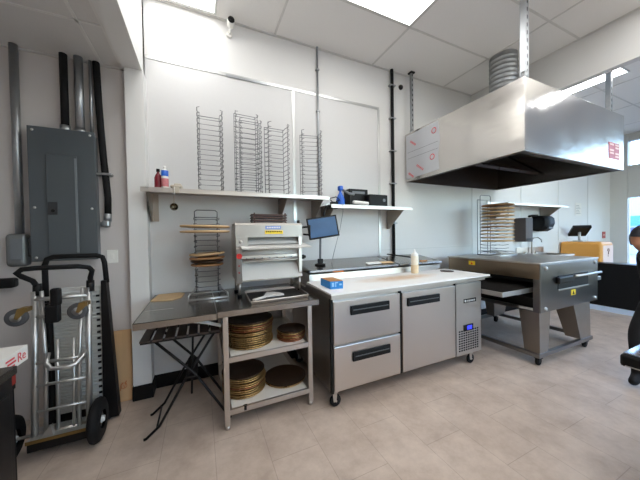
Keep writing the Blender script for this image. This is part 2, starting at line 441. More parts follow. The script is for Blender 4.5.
G().cyl((2.492, WY-.02, 1.9), (2.492, WY-.02, CZ), .009, 10).build('cable', GREYP, t)
for z in (1.6, 2.15, 2.6, 3.05, 3.5): G().box(2.415, 2.51, WY-.06, WY, z-.007, z+.007, .002).build('clamp', GALV, t)
def strut(name, label, x, y, z0, z1, w=.035):
    t = thing(name, label, 'support channel', (x, y, z0), 'slotted channels holding the hood')
    g = G(); g.box(x-w/2, x+w/2, y-w/2, y+w/2, z0, z1, .002)
    g.mi = 1; n = int((z1-z0)/.07)
    for k in range(n):
        z = z0+.04+k*.07
        g.box(x-.006, x+.006, y-w/2-.001, y-w/2+.002, z, z+.035)
    g.build('channel', [GALV, DARKIN], t)
    G().box(x-.035, x+.035, y-.035, y+.035, z1-.02, z1, .002).build('bracket', BLACKM, t)
    g = G().cyl((x, y, z0-.0), (x, y, z0+.06), .03, 12); g.build('bolt', GALV, t)
strut('slotted_channel', 'slotted steel channel at the wall corner of the hood', 2.76, 2.86, 2.85, CZ)
strut('slotted_channel', 'slotted steel channel above the near corner of the hood', 2.755, 1.44, 2.86, CZ, .05)
strut('slotted_channel', 'slotted steel channel above the far right end of the hood', 4.66, 1.50, 2.86, CZ, .05)

# ============================================================ HOOD
def hood():
    t = thing('exhaust_hood', 'large stainless exhaust hood hung over the pizza oven', 'hood', (3.72, 2.17, 2.19))
    x0, x1, y0, y1, z0, z1 = 2.70, 4.79, 1.41, 2.93, 2.19, 2.86; w = .02
    G().box(x0, x0+w, y0, y1, z0, z1, .002).build('side_panel', HOODS, t)
    G().box(x1-w, x1, y0, y1, z0, z1, .002).build('side_panel', HOODS, t)
    G().box(x0+w, x1-w, y0, y0+w, z0, z1, .002).build('front_panel', HOODS, t)
    G().box(x0+w, x1-w, y1-w, y1, z0, z1).build('rear_panel', SOOT, t)
    G().box(x0+w, x1-w, y0+w, y1-w, z1-w, z1).build('top_panel', HOODS, t)
    # inward lip, gutter and baffle filters underneath
    g = G(); g.box(x0+w, x1-w, y0+w, y0+.07, z0, z0+.015); g.box(x0+w, x0+.07, y0+.07, y1-w, z0, z0+.015); g.box(x1-.07, x1-w, y0+.07, y1-w, z0, z0+.015)
    g.build('drip_lip', SOOT, t)
    for k in range(4):
        a = x0+.09+k*.48
        g = G(); R = ((a, 2.5, z0+.32), 'X', math.radians(38))
        g.box(a, a+.46, 2.2, 2.8, z0+.30, z0+.34, .004, R)
        for j in range(7): g.box(a+.03+j*.06, a+.05+j*.06, 2.23, 2.77, z0+.285, z0+.30, 0, R)
        g.build('baffle_filter', SOOT, t)
    # protective film with red print on the part near the wall
    g = G(); pts = [(2.345, z0+.05), (y1-.02, z0+.03), (y1-.02, z1-.03), (2.36, z1-.02), (2.33, z1-.25), (2.36, z1-.42)]
    g.prism(pts, 'x', x0-.003, x0-.0005)
    f = g.build('protective_film', FILM, t); f['label'] = 'clear film with red print still on the side panel'
    g = G()
    for (y, z) in ((2.42, 2.74), (2.45, 2.42)):
        g.lathe([(.028, 0), (.038, 0), (.038, .001), (.028, .001), (.028, 0)], (x0-.005, y, z), 20, 'x')
    for (y, z, L) in ((2.78, 2.70, .13), (2.66, 2.34, .15), (2.82, 2.27, .12)):
        for k in range(6): g.box(x0-.005, x0-.004, y-L/2+k*L/6, y-L/2+k*L/6+.012, z-.014, z+.014, 0, ((x0-.005, y, z), 'X', math.radians(38)))
    g.build('red_print', REDINK, f)
    g = G(); g.box(x0-.005, x0-.004, 2.36, 2.88, 2.585, 2.589); g.box(x0-.005, x0-.004, 2.36, 2.88, 2.50, 2.504); g.build('print_line', GREYP, f)
    # sticker
    s_ = G().box(4.38, 4.66, y0-.004, y0, 2.30, 2.49).build('warning_sticker', mat('faded red sticker', (176, 92, 104), .5, 0, .2, 22), t)
    s_['label'] = 'faded red warning sticker'
    g = G()
    for r_ in range(5): 
        for c_ in range(2):
            if (r_+c_) % 3: g.box(4.40+c_*.14, 4.50+c_*.14, y0-.006, y0-.004, 2.32+r_*.034, 2.34+r_*.034)
    g.build('sticker_print', mat('pale sticker print', (226, 190, 184), .5), s_)
hood()
def duct():
    t = thing('exhaust_duct', 'round spiral metal duct rising from the hood to the ceiling', 'duct', (3.63, 2.14, 2.86))
    g = G(); prof = [(.155, 0)]
    for k in range(15):
        z = .01+k*.056
        prof += [(.155, z), (.159, z+.004), (.159, z+.009), (.155, z+.013)]
    prof += [(.155, .86)]
    g.lathe(prof, (3.63, 2.14, 2.86), 40); g.build('pipe', GALV, t)
    G().lathe([(.156, 0), (.20, 0), (.20, .012), (.158, .03)], (3.63, 2.14, 2.86), 40).build('flange', GALV, t)
duct()

# ============================================================ WALL SHELVES
def wall_shelf(label, x0, x1, z, brackets, y0=2.58, hyp=None):
    t = thing('wall_shelf', label, 'shelf', ((x0+x1)/2, WY, z), 'stainless wall shelves')
    yb = WY-.014
    G().box(x0, x1, y0, yb, z-.008, z, .001).box(x0, x1, y0, y0+.006, z-.04, z-.004, .001).box(x0, x1, yb-.006, yb, z, z+.05, .001).build('shelf_board', STEEL, t)
    for bx in brackets:
        g = G(); g.prism([(y0+.02, z-.009), (yb, z-.009), (yb, z-.27), (yb-.05, z-.27), (y0+.02, z-.04)], 'x', bx, bx+.004)
        g.prism([(yb-.004, z-.009), (yb, z-.009), (yb, z-.27), (yb-.004, z-.27)], 'x', bx, bx+.05)
        g.build('bracket', BROWNF, t)
wall_shelf('long stainless wall shelf holding the wire pan racks', -.44, 1.30, 1.875, (-.405, .82, 1.23))
wall_shelf('short stainless wall shelf holding black boxes, right of the pan racks', 1.32, 2.49, 1.79, (1.36, 2.36))
wall_shelf('stainless wall shelf above the sink behind the pizza oven', 4.5, 6.38, 1.93, (4.6, 6.13))

# ------------------------------------------------------------ wire pan racks
def make_rack(label, w=.21, d=.20, h=.76, n=15, group='empty wire pan racks on the long shelf', first=.03, step=.05, r=.0026, posts=(-.03, .14)):
    t = thing('pan_rack', label, 'pan rack', (0, 0, 0), group)
    g = G()
    for sx in (-1, 1):
        x = sx*w/2
        for y in posts: g.tube([(x, y, .004), (x, y, h)], r*1.3, 6)
        g.tube([(x, -.09, r), (x, d, r)], r*1.3, 6)
    g.tube([(-w/2, d, r), (w/2, d, r)], r*1.3, 6); g.tube([(-w/2, -.09, r), (w/2, -.09, r)], r*1.3, 6)
    g.tube([(-w/2, posts[1], h), (w/2, posts[1], h)], r*1.3, 6)
    g.build('frame', WIRE, t)
    g = G()
    z = 0
    pts = [(-w/2+.02, -.10, z+.012), (-w/2-.004, -.085, z+.010), (-w/2-.004, -.04, z), (-w/2+.016, -.02, z-.004), (-w/2+.016, d-.09, z), (-w/2, d-.06, z+.008),
           (-w/2, d-.04, z+.012), (w/2, d-.04, z+.012), (w/2, d-.06, z+.008), (w/2-.016, d-.09, z), (w/2-.016, -.02, z-.004), (w/2+.004, -.04, z), (w/2+.004, -.085, z+.010), (w/2-.02, -.10, z+.012)]
    g.tube(pts, r, 6)
    first_o = g.build('wire_tier', WIRE, t); first_o.location = (0, 0, first)
    for k in range(1, n):
        c = first_o.copy(); COL.objects.link(c); c.parent = t; c.location = (0, 0, first+k*step)
    return t
r0_ = make_rack('empty wire pan rack standing alone, leftmost on the long shelf'); r0_.location = (.105, 2.70, 1.876)
for (x, y, a, lb, s_, sy) in ((.435, 2.655, .06, 'front one of two wire pan racks crowded together, second from the left', 1.03, .45),
                      (.50, 2.80, .0, 'wire pan rack half hidden right behind the second one', 1.04, .45),
                      (.765, 2.73, .02, 'wire pan rack in front of the metal wall strip', .99, .9),
                      (1.145, 2.72, -.22, 'wire pan rack at the right end of the long shelf, before the conduit', .96, .9)):
    c = dup(r0_, (x, y, 1.876), a, lb); c.scale = (1, sy, s_)

# ------------------------------------------------------------ bottles and ladle at the left end of the long shelf
t = thing('syrup_bottle', 'dark red bottle at the left end of the long shelf', 'bottle', (-.325, 2.70, 1.876))
G().lathe([(0, 0), (.026, 0), (.03, .01), (.03, .10), (.022, .125), (.011, .14), (.011, .155), (0, .155)], (-.325, 2.70, 1.876), 20).build('bottle_body', MAROON, t)
G().cyl((-.325, 2.70, 2.03), (-.325, 2.70, 2.055), .014, 14).build('cap', BLACKP, t)
t = thing('cleaner_bottle', 'small white bottle with blue label beside the dark red bottle', 'bottle', (-.27, 2.66, 1.876))
G().lathe([(0, 0), (.024, 0), (.028, .008), (.028, .10), (.024, .15), (.02, .165), (.012, .175), (0, .175)], (-.27, 2.66, 1.876), 20).build('bottle_body', WPLAST, t)
G().lathe([(.0285, 0), (.0287, .05), (.0255, .05)], (-.27, 2.66, 1.985), 20).build('label_band', BLUE, t)
G().lathe([(.0288, 0), (.0288, .07)], (-.27, 2.66, 1.895), 20).build('lower_label', mat('red striped label', (200, 120, 124), .5, 0, .3, 40), t)
G().cyl((-.27, 2.66, 2.05), (-.27, 2.66, 2.075), .012, 12).build('cap', WPLAST, t)
t = thing('cloth_rag', 'crumpled beige cloth hanging over the front edge of the long shelf', 'cloth', (-.185, 2.6, 1.876))
g = G(); g.box(-.225, -.13, 2.575, 2.68, 1.877, 1.905, .012); g.box(-.205, -.155, 2.565, 2.578, 1.83, 1.90, .005); g.box(-.20, -.14, 2.62, 2.68, 1.90, 1.925, .01)
g.build('folds', mat('beige cotton', (182, 172, 156), .9, 0, .1, 30, .3), t)
t = thing('ladle', 'steel ladle hanging from the long shelf by its handle', 'ladle', (-.2, 2.56, 1.71))
G().tube([(-.19, 2.585, 1.885), (-.19, 2.562, 1.88), (-.193, 2.556, 1.86), (-.196, 2.556, 1.74)], .004, 8).build('handle', STEEL, t)
g = G(); prof = [(0, -.028)]+[(.032*math.sin(a), -.028*math.cos(a)) for a in (.4, .8, 1.2, 1.57)]+[(.029, 0)]+[(.029*math.sin(a), -.025*math.cos(a)) for a in (1.2, .8, .4)]+[(0, -.025)]
g.lathe([(r, -h) for r, h in prof], (-.197, 2.552, 1.712), 24, 'y'); g.build('bowl', mat('dark tarnished steel', (96, 90, 76), .25, 1, .1), t)

# ------------------------------------------------------------ goods on the short shelf
zs = 1.791
t = thing('black_box', 'taller matt black box at the back of the short shelf', 'box', (1.80, 2.83, zs))
G().box(1.66, 1.93, 2.76, 2.90, zs, zs+.22, .008).build('casing', BLACKP, t); G().box(1.70, 1.88, 2.757, 2.761, zs+.16, zs+.19, .001).build('front_strip', GREYP, t)
t = thing('black_box', 'wide black box at the right of the short shelf beside the taller one', 'box', (2.02, 2.78, zs))
G().box(1.88, 2.16, 2.66, 2.755, zs, zs+.15, .014).build('casing', BLACKP, t); G().cyl((2.10, 2.66, zs+.08), (2.10, 2.655, zs+.08), .02, 16).build('dial', GREYP, t)
t = thing('spray_bottle', 'bright blue spray bottle at the left end of the short shelf', 'bottle', (1.49, 2.68, zs))
G().lathe([(0, 0), (.045, 0), (.05, .01), (.05, .07), (.03, .12), (.014, .15), (.014, .18), (0, .18)], (1.49, 2.68, zs), 22).build('bottle_body', BLUE, t)
G().box(1.465, 1.515, 2.65, 2.71, zs+.17, zs+.225, .012).build('spray_head', BLUE, t)
G().tube([(1.52, 2.68, zs+.18), (1.60, 2.66, zs+.14), (1.66, 2.65, zs+.13)], .014, 10).build('trigger', GREYP, t)
tag(rebase(G().box(1.62, 1.84, 2.60, 2.645, zs+.012, zs+.052, .018, ((1.72, 2.62, zs+.03), 'Y', .06), 3).build('handheld_scanner', WPLAST), (1.72, 2.62, zs)), 'small white rounded device lying before the black boxes on the short shelf', 'device')
t = thing('power_adapter', 'dark cable bundle and adapter between the two wall shelves', 'cable', (1.36, 2.6, 1.79))
G().box(1.34, 1.42, 2.60, 2.66, zs, zs+.03, .006).build('plug', BLACKP, t)
G().tube([(1.36, 2.63, zs+.03), (1.30, 2.60, zs+.06), (1.38, 2.58, zs+.08), (1.44, 2.60, zs+.05), (1.40, 2.62, zs+.035)], .006, 8).build('cord', BLACKP, t)
tag(rebase(G().tube([(1.46, 2.57, 1.80), (1.455, 2.565, 1.7), (1.43, 2.60, 1.5), (1.40, 2.66, 1.3), (1.385, 2.72, 1.136)], .0025, 6).build('hanging_wire', GREYP), (1.385, 2.72, 1.12)), 'thin wire hanging from the short shelf behind the tablet', 'cable')

# ============================================================ TABLET
def tablet():
    t = thing('tablet', 'tablet with blue lit screen on a stand beside the dough machine', 'tablet', (1.22, 2.62, 1.10))
    c = (1.215, 2.585, 1.535); R1 = Matrix.Rotation(math.radians(-8), 3, 'Y') @ Matrix.Rotation(math.radians(-12), 3, 'Z') @ Matrix.Rotation(math.radians(-8), 3, 'X')
    def put(g):
        for v in g.bm.verts: v.co = R1 @ v.co + Vector(c)
        return g
    put(G().box(-.17, .17, -.006, .006, -.118, .118, .005)).build('casing', BLACKP, t)
    put(G().box(-.152, .152, -.0075, -.006, -.10, .10)).build('screen', SCREEN, t)
    G().cyl((1.20, 2.64, 1.14), (1.205, 2.625, 1.52), .012, 12).build('stand_pole', GREYP, t)
    G().lathe([(0, 0), (.06, 0), (.06, .01), (.02, .018), (.02, .04), (0, .04)], (1.20, 2.64, 1.1225), 24).build('stand_base', BLACKP, t)
    G().box(1.17, 1.225, 2.61, 2.65, 1.14, 1.19, .006).build('card_reader', BLACKP, t)
tablet()
t = thing('mounting_arm', 'black jointed arm hanging under the wall shelves behind the tablet', 'bracket', (1.29, 2.65, 1.8))
G().tube([(1.33, 2.66, 1.785), (1.28, 2.64, 1.76), (1.25, 2.63, 1.68), (1.25, 2.64, 1.62)], .012, 10).build('arm', BLACKM, t)
G().box(1.30, 1.42, 2.61, 2.70, 1.745, 1.781, .006).build('clamp', BLACKM, t)

# ============================================================ WORK TABLE WITH PANS
TZ = .905
def table():
    t = thing('steel_work_table', 'stainless work table with two open shelves full of round pans', 'table', (.49, 2.4, 0))
    G().box(.10, .905, 2.03, 2.90, TZ-.004, TZ, .001).box(.10, .905, 2.03, 2.036, TZ-.045, TZ, .001).box(.899, .905, 2.036, 2.90, TZ-.045, TZ, .001).build('worktop', STEELH, t)
    for x in (.155, .83):
        for y in (2.075, 2.85):
            l = G().box(x-.02, x+.02, y-.02, y+.02, .03, TZ-.004, .004).build('leg', STEEL, t)
            G().lathe([(0, 0), (.016, 0), (.02, .01), (.02, .03), (0, .03)], (x, y, 0), 16).build('foot', STEEL, l)
    for z in (.545, .15):
        G().box(.135, .85, 2.06, 2.87, z-.004, z).box(.175, .81, 2.055, 2.061, z-.04, z, .001).box(.175, .81, 2.869, 2.875, z-.04, z, .001).build('shelf', STEEL, t)
table()
for z, lb in ((.5455, 'white paper sheet lining the upper shelf of the work table'), (.1505, 'white paper sheet lining the lower shelf of the work table')):
    g = G(); g.box(.19, .80, 2.075, 2.80, z, z+.001); tag(rebase(g.build('shelf_liner', PAPER), (.5, 2.4, z)), lb, 'paper', 'paper shelf liners')
tag(rebase(G().tube([(.27, 2.064, .153), (.285, 2.062, .158), (.30, 2.064, .153)], .004, 6).box(.275, .295, 2.05, 2.062, .12, .152, .003).build('binder_clip', BLACKP), (.285, 2.06, .12)), 'tiny black clip on the front edge of the lowest shelf', 'clip')

ORD = ['topmost', 'second from the top', 'third from the top', 'fourth from the top', 'fifth from the top', 'sixth from the top', 'seventh from the top', 'eighth from the top', 'ninth from the top', 'tenth from the top', 'eleventh from the top', 'twelfth from the top', 'thirteenth from the top', 'fourteenth from the top']
def pan_stack(x, y, z, n, r, step, mats, what, where, group):
    proto = {}
    for k in range(n):
        rank = n-1-k
        m = mats[(k*7+k//3) % len(mats)] if rank else DARKPAN
        jit = (random.uniform(-.006, .006), random.uniform(-.006, .006))
        zz = z+k*step
        if m.name in proto:
            c = proto[m.name].copy(); COL.objects.link(c)
        else:
            g = G(); h = step-.0006
            g.lathe([(0, 0), (r*.92, 0), (r*.945, .003), (r*.965, h-.006), (r, h-.006), (r+.003, h-.003), (r, h), (r*.955, h-.002), (r*.93, .005), (r*.91, .0025), (0, .0025)], (0, 0, 0), 48)
            c = g.build('pizza_pan', [m]); proto[m.name] = c
        c.location = (x+jit[0], y+jit[1], zz)
        tag(c, what[m.name] + ', ' + ORD[rank] + ' ' + where, 'pan', group)
names = {GOLD.name: 'golden round pizza pan', COPPER.name: 'copper-brown round pizza pan', DARKPAN.name: 'dark round pizza pan'}
pan_stack(.37, 2.30, .548, 13, .19, .0165, [GOLD, GOLD, GOLD, COPPER, GOLD], names, 'of the tall upper left stack', 'wide pans stacked at upper left')
pan_stack(.715, 2.22, .548, 6, .12, .0150, [COPPER, COPPER, GOLD], names, 'of the small upper right stack', 'small pans stacked at upper right')
pan_stack(.315, 2.30, .153, 10, .172, .0175, [GOLD, COPPER, GOLD, GOLD], names, 'of the stack at lower left', 'pans stacked at lower left')
pan_stack(.672, 2.31, .153, 2, .185, .0150, [GOLD], names, 'of the low pile at lower right', 'pans piled at lower right')

# ============================================================ LEFT WORKTOP + FOLDING TABLE
def left_top():
    t = thing('side_worktop', 'narrow stainless side worktop left of the shelved work table', 'table', (-.15, 2.4, 0))
    G().box(-.405, .093, 2.0, 2.93, TZ-.004, TZ, .001).box(-.405, .093, 2.0, 2.006, TZ-.045, TZ, .001).box(-.405, -.399, 2.006, 2.93, TZ-.045, TZ, .001).build('worktop', STEELH, t)
    g = G(); g.tube([(-.13, 2.11, TZ-.05), (.03, 2.13, TZ-.10), (.128, 2.14, TZ-.14)], .007, 8); g.tube([(-.13, 2.15, TZ-.05), (.03, 2.17, TZ-.10), (.128, 2.18, TZ-.14)], .007, 8)
    g.box(-.15, -.11, 2.09, 2.18, TZ-.058, TZ-.045, .002); g.build('folding_brace', WCLOUD, t)
    G().box(-.40, .09, 2.925, 2.937, TZ-.09, TZ-.004, .001).build('wall_rail', STEEL, t)
    G().box(-.385, -.2, 2.30, 2.305, TZ, TZ+.002).build('seam_strip', STEEL, t)
left_top()
def folding():
    t = thing('folding_slat_table', 'dark slatted folding table with crossed black legs under the side worktop', 'table', (-.15, 2.35, 0))
    x0, x1, y0, y1, z = -.40, .125, 2.15, 2.52, .735
    for k in range(7):
        a = x0+k*.076
        G().box(a, a+.062, y0, y1, z-.014, z, .004).build('slat', DWOOD, t)
    G().box(x0, x1, y0+.03, y0+.05, z-.034, z-.014).build('top_rail', BLACKM, t)
    G().box(x0, x1, y1-.05, y1-.03, z-.034, z-.014).build('top_rail', BLACKM, t)
    for y in (2.19, 2.48):
        G().tube([(-.31, y, z-.03), (-.06, y, .42), (.18, y, .02), (.19, y, .008)], .0095, 10).build('leg', BLACKM, t)
        G().tube([(.085, y+.022, z-.03), (-.14, y+.022, .36), (-.30, y+.022, .08), (-.385, y+.022, .012), (-.40, y+.022, .009)], .0095, 10).build('leg', BLACKM, t)
    G().tube([(.18, 2.19, .06), (.18, 2.48, .06)], .007, 8).build('stretcher', BLACKM, t)
    G().tube([(-.32, 2.21, .06), (-.32, 2.50, .06)], .007, 8).build('stretcher', BLACKM, t)
    G().tube([(-.09, 2.33, .20), (-.07, 2.33, z-.03)], .008, 8).build('centre_strut', BLACKM, t)
    G().box(-.12, -.04, 2.18, 2.52, .395, .41, .003).build('hinge_plate', BLACKM, t)
folding()
# cut piece of cardboard
g = G(); z = TZ+.001
g.prism([(-.40, 2.64), (-.24, 2.60), (-.17, 2.68), (-.15, 2.86), (-.20, 2.91), (-.37, 2.91)], 'z', z, z+.006)
tag(rebase(g.build('cutting_board', TAN), (-.3, 2.8, z)), 'thin tan board lying at the back left corner of the side worktop', 'board')

# rack with boards on the side worktop
def loaded_rack(loc, w, d, h, n, discs, label, group, step, place, cat='pan rack'):
    t = make_rack(label, w, d, h, n, group, .05, step, .0032, (d-.045, d))
    t.location = loc
    bs = G(); bs.tube([(-w*.78, -.16, .012), (w*.78, -.16, .012), (w*.78, d*.6, .012), (-w*.78, d*.6, .012)], .008, 8, True)
    bs.tube([(-w*.78, -.16, .012), (-w*.78, -.16, .05), (-w*.6, -.05, .06), (-w/2, d, .06)], .006, 8); bs.tube([(w*.78, -.16, .012), (w*.78, -.16, .05), (w*.6, -.05, .06), (w/2, d, .06)], .006, 8)
    bs.build('base_frame', ALU, t)
    lo = G(); lo.tube([(-w/2, d-.045, h), (-w/2, d-.045, h+.05), (-w/2+.02, d-.045, h+.065), (w/2-.02, d-.045, h+.065), (w/2, d-.045, h+.05), (w/2, d-.045, h)], .005, 8); lo.build('carry_handle', WIRE, t)
    for z, r, m, tilt, lb in discs:
        g = G(); th = .017
        g.lathe([(0, -th/2), (r*.93, -th/2), (r, -th/6), (r, th/3), (r*.97, th/2), (0, th/2)], (0, 0, 0), 40)
        o = g.build('pizza_board', [m]); o.location = (loc[0]+tilt[2], loc[1]+d-.06-math.sqrt(max(r*r-w*w/4, .001))+tilt[3], loc[2]+z); o.rotation_euler = (tilt[0], tilt[1], 0)
        tag(o, lb, 'board', place)
loaded_rack((.055, 2.62, TZ+.002), .20, .18, .735, 14,
    [(.635, .205, TAN, (.0, .02, -.01, 0), 'wide tan round board, upper of two near the top of the wire rack'),
     (.59, .205, TAN, (.0, .0, -.01, -.01), 'wide tan round board, lower of two near the top of the wire rack'),
     (.388, .15, TAN, (.0, -.05, .0, 0), 'smaller tan round board, highest of the middle group in the wire rack'),
     (.352, .15, TAND, (.0, -.02, .0, -.01), 'smaller browned round board, second of the middle group in the wire rack'),
     (.322, .14, DARKPAN, (.0, .0, .0, 0), 'dark thin round pan, third of the middle group in the wire rack'),
     (.29, .14, TAND, (.0, .0, .0, 0), 'browned round board, lowest of the middle group in the wire rack')],
    'wire rack holding tan round boards on the side worktop', 'loaded wire racks', .05, 'boards in the left wire rack')

# ============================================================ DOUGH SHEETER
def sheeter():
    t = thing('dough_sheeter', 'white and steel dough sheeter machine with red stop button on the work table', 'dough machine', (.6, 2.55, TZ))
    x0, x1 = .285, .90
    yf = 2.41
    prof = [(yf+.02, 1.05), (yf+.30, 1.05), (yf+.30, 1.525), (yf+.26, 1.565), (yf+.02, 1.565), (yf, 1.545), (yf, 1.10)]
    G().prism(prof, 'x', x0, x0+.045).build('side_housing', STEEL, t)
    G().prism(prof, 'x', x1-.03, x1).build('side_housing', STEEL, t)
    # cowl
    G().prism([(yf-.01, 1.44), (yf-.01, 1.55), (yf+.01, 1.57), (yf+.27, 1.57), (yf+.31, 1.53), (yf+.31, 1.06), (yf+.29, 1.06), (yf+.29, 1.52), (yf+.26, 1.55), (yf+.02, 1.55), (yf+.005, 1.535), (yf+.005, 1.44)], 'x', x0-.004, x1+.004).build('cowl', mat('satin steel cowl', (172, 167, 160), .42, .75, .03, 8), t)
    G().box(x0-.004, x0+.10, yf-.012, yf+.02, 1.355, 1.445, .003).build('cowl_cheek', MATS['satin steel cowl'], t)
    G().prism([(yf+.10, 1.445), (yf+.11, 1.445), (yf+.02, 1.375), (yf+.01, 1.375)], 'x', x0+.09, x1-.03).build('upper_chute', WCLOUD, t)
    G().prism([(yf+.05, 1.372), (yf+.05, 1.36), (yf-.13, 1.335), (yf-.135, 1.347)], 'x', x0+.035, x1+.05).build('feed_tray', WCLOUD, t)
    G().cyl((x0+.045, yf+.06, 1.30), (x1-.03, yf+.06, 1.30), .035, 24).build('upper_roller', WCLOUD, t)
    G().cyl((x0+.045, yf+.02, 1.235), (x1-.03, yf+.02, 1.235), .012, 16).build('guard_rod', STEEL, t)
    g = G(); 
    for k in range(7): g.cyl((x0+.09+k*.07, yf+.012, 1.247), (x0+.09+k*.07, yf+.006, 1.249), .006, 8)
    g.build('bolt_row', GREYP, t)
    G().box(x0+.045, x1-.03, yf+.025, yf+.03, 1.215, 1.275, .002).build('guard_plate', STEEL, t)
    G().prism([(yf+.12, 1.225), (yf+.13, 1.225), (yf-.0, 1.055), (yf-.012, 1.058)], 'x', x0+.05, x1+.0).build('lower_chute', WCLOUD, t)
    G().box(x0+.04, x1-.03, yf+.02, yf+.29, 1.04, 1.056, .002).build('bottom_plate', STEEL, t)
    # control strip
    c = G().box(x0-.004, x0+.045, yf-.012, yf+.004, 1.03, 1.34, .003).build('control_strip', OVENS, t)
    G().cyl((x0+.022, yf-.012, 1.275), (x0+.022, yf-.032, 1.275), .024, 20).build('stop_button', RED, c)
    G().cyl((x0+.02, yf-.012, 1.19), (x0+.02, yf-.018, 1.19), .008, 12).build('start_button', mat('dull red cap', (150, 50, 50), .4), c)
    G().cyl((x0+.02, yf-.012, 1.13), (x0+.02, yf-.018, 1.13), .008, 12).build('start_button', MATS['dull red cap'], c)
    # badges
    b = G().box(.545, .69, yf-.013, yf-.0105, 1.515, 1.541, .001).build('maker_badge', LBLUE, t)
    g = G(); 
    for k in range(8): g.box(.557+k*.016, .568+k*.016, yf-.0145, yf-.013, 1.521, 1.535)
    g.build('badge_print', WPLAST, b)
    b = G().box(.54, .71, yf-.013, yf-.0105, 1.468, 1.50, .001).build('caution_label', YELLOW, t)
    g = G(); 
    for k in range(9): g.box(.55+k*.017, .561+k*.017, yf-.0145, yf-.013, 1.483+(k % 2)*.002, 1.495)
    g.build('label_print', BLACKP, b)
    G().lathe([(0, -.004), (.016, -.004), (.016, 0)], (x0+.04, yf-.012, 1.40), 16, 'y').build('dial', STEEL, t)
    # adjusting crank at the right
    g = G(); g.cyl((x1+.004, yf+.03, 1.53), (x1+.03, yf+.03, 1.53), .012, 12)
    g.tube([(x1+.03, yf+.03, 1.53), (x1+.085, yf+.0, 1.535)], .009, 8); g.tube([(x1+.03, yf+.03, 1.46), (x1+.085, yf+.0, 1.455)], .009, 8); g.tube([(x1+.085, yf, 1.55), (x1+.085, yf, 1.44)], .012, 8)
    G().cyl((x1-.02, yf+.03, 1.568), (x1-.02, yf+.03, 1.60), .014, 12).build('lock_knob', BLACKP, t)
    g.build('adjusting_handle', BLACKP, t)
    G().cyl((x1, yf+.02, 1.24), (x1+.03, yf+.02, 1.24), .022, 14).cyl((x1+.03, yf+.02, 1.24), (x1+.045, yf+.02, 1.24), .014, 12).build('side_knob', BLACKP, t)
    for x in (x0+.025, x1-.02):
        for y in (yf+.03, yf+.27): 
            l = G().cyl((x, y, TZ+.02), (x, y, 1.05), .013, 12).build('leg', STEEL, t)
            G().cyl((x, y, TZ), (x, y, TZ+.022), .018, 12).build('foot', BLACKR, l)
sheeter()
# dark flat pans on the machine
dk = None
for k in range(4):
    lb = 'dark brown rectangular pan on the dough machine, ' + ['lowest of its stack', 'second from the bottom of its stack', 'second from the top of its stack', 'topmost of its stack'][k]
    if dk is None:
        g = G(); w, d, h = .17, .08, .014
        g.box(-w, w, -d, d, 0, .003); g.box(-w, w, -d, -d+.004, .003, h); g.box(-w, w, d-.004, d, .003, h); g.box(-w, -w+.004, -d+.004, d-.004, .003, h); g.box(w-.004, w, -d+.004, d-.004, .003, h)
        for sx in (-.9, .9):
            for sy in (-.9, .9): g.box(sx*w-.006, sx*w+.006, sy*d-.006, sy*d+.006, h, .026)
        dk = g.build('baking_pan', BROWN); o = dk
    else: o = dk.copy(); COL.objects.link(o)
    o.location = (.63, 2.63, 1.5705+k*.0262); tag(o, lb, 'pan', 'dark pans on the dough machine')
# tray and scraper
def tray():
    t = thing('sheet_tray', 'dark sheet tray with rolled steel rim under the dough machine', 'tray', (.60, 2.33, TZ))
    def fr(k): return [(.35+k, 2.11+k), (.86-k, 2.14+k), (.88-k, 2.58-k), (.375+k, 2.58-k)]
    z = TZ+.001
    g = G(); g.prism(fr(.012), 'z', z, z+.003); g.build('tray_bottom', mat('dark non-stick', (30, 30, 30), .45, .2, .1), t)
    a = fr(.0)
    pts = []
    for i in range(4):
        p = Vector(a[i]+(0,)); pr_ = Vector(a[i-1]+(0,)); nx = Vector(a[(i+1) % 4]+(0,))
        d1 = (pr_-p).normalized(); d2 = (nx-p).normalized()
        for s_ in (0, .5, 1):
            q = p + d1*.035*(1-s_)**2 + d2*.035*s_**2; pts.append((q.x, q.y, z+.022))
    G().tube(pts, .006, 8, True).build('rim', STEEL, t)
    g = G(); b = fr(.012); 
    for i in range(4):
        p, q = b[i], b[(i+1) % 4]; P, Q = a[i], a[(i+1) % 4]
        vs = [g.bm.verts.new(v) for v in ((p[0], p[1], z+.001), (q[0], q[1], z+.001), (Q[0], Q[1], z+.021), (P[0], P[1], z+.021))]
        g.bm.faces.new(vs)
    g.build('tray_wall', STEEL, t)
tray()
t = thing('pastry_brush', 'white fan-shaped scraper lying in the dark tray', 'scraper', (.50, 2.28, TZ+.005))
g = G(); R = ((.46, 2.27, .915), 'Z', .6)
g.box(.38, .51, 2.25, 2.285, TZ+.005, TZ+.018, .004, R); g.build('handle', WPLAST, t)
g = G(); zz = TZ+.006
for k in range(7):
    a = .6 + (k-3)*.17
    cx, cy = .49, 2.295
    g.prism([(cx+math.cos(a-.06)*.01, cy+math.sin(a-.06)*.01), (cx+math.cos(a-.075)*.19, cy+math.sin(a-.075)*.19), (cx+math.cos(a+.075)*.19, cy+math.sin(a+.075)*.19), (cx+math.cos(a+.06)*.01, cy+math.sin(a+.06)*.01)], 'z', zz, zz+.012)
g.build('blade', WPLAST, t)

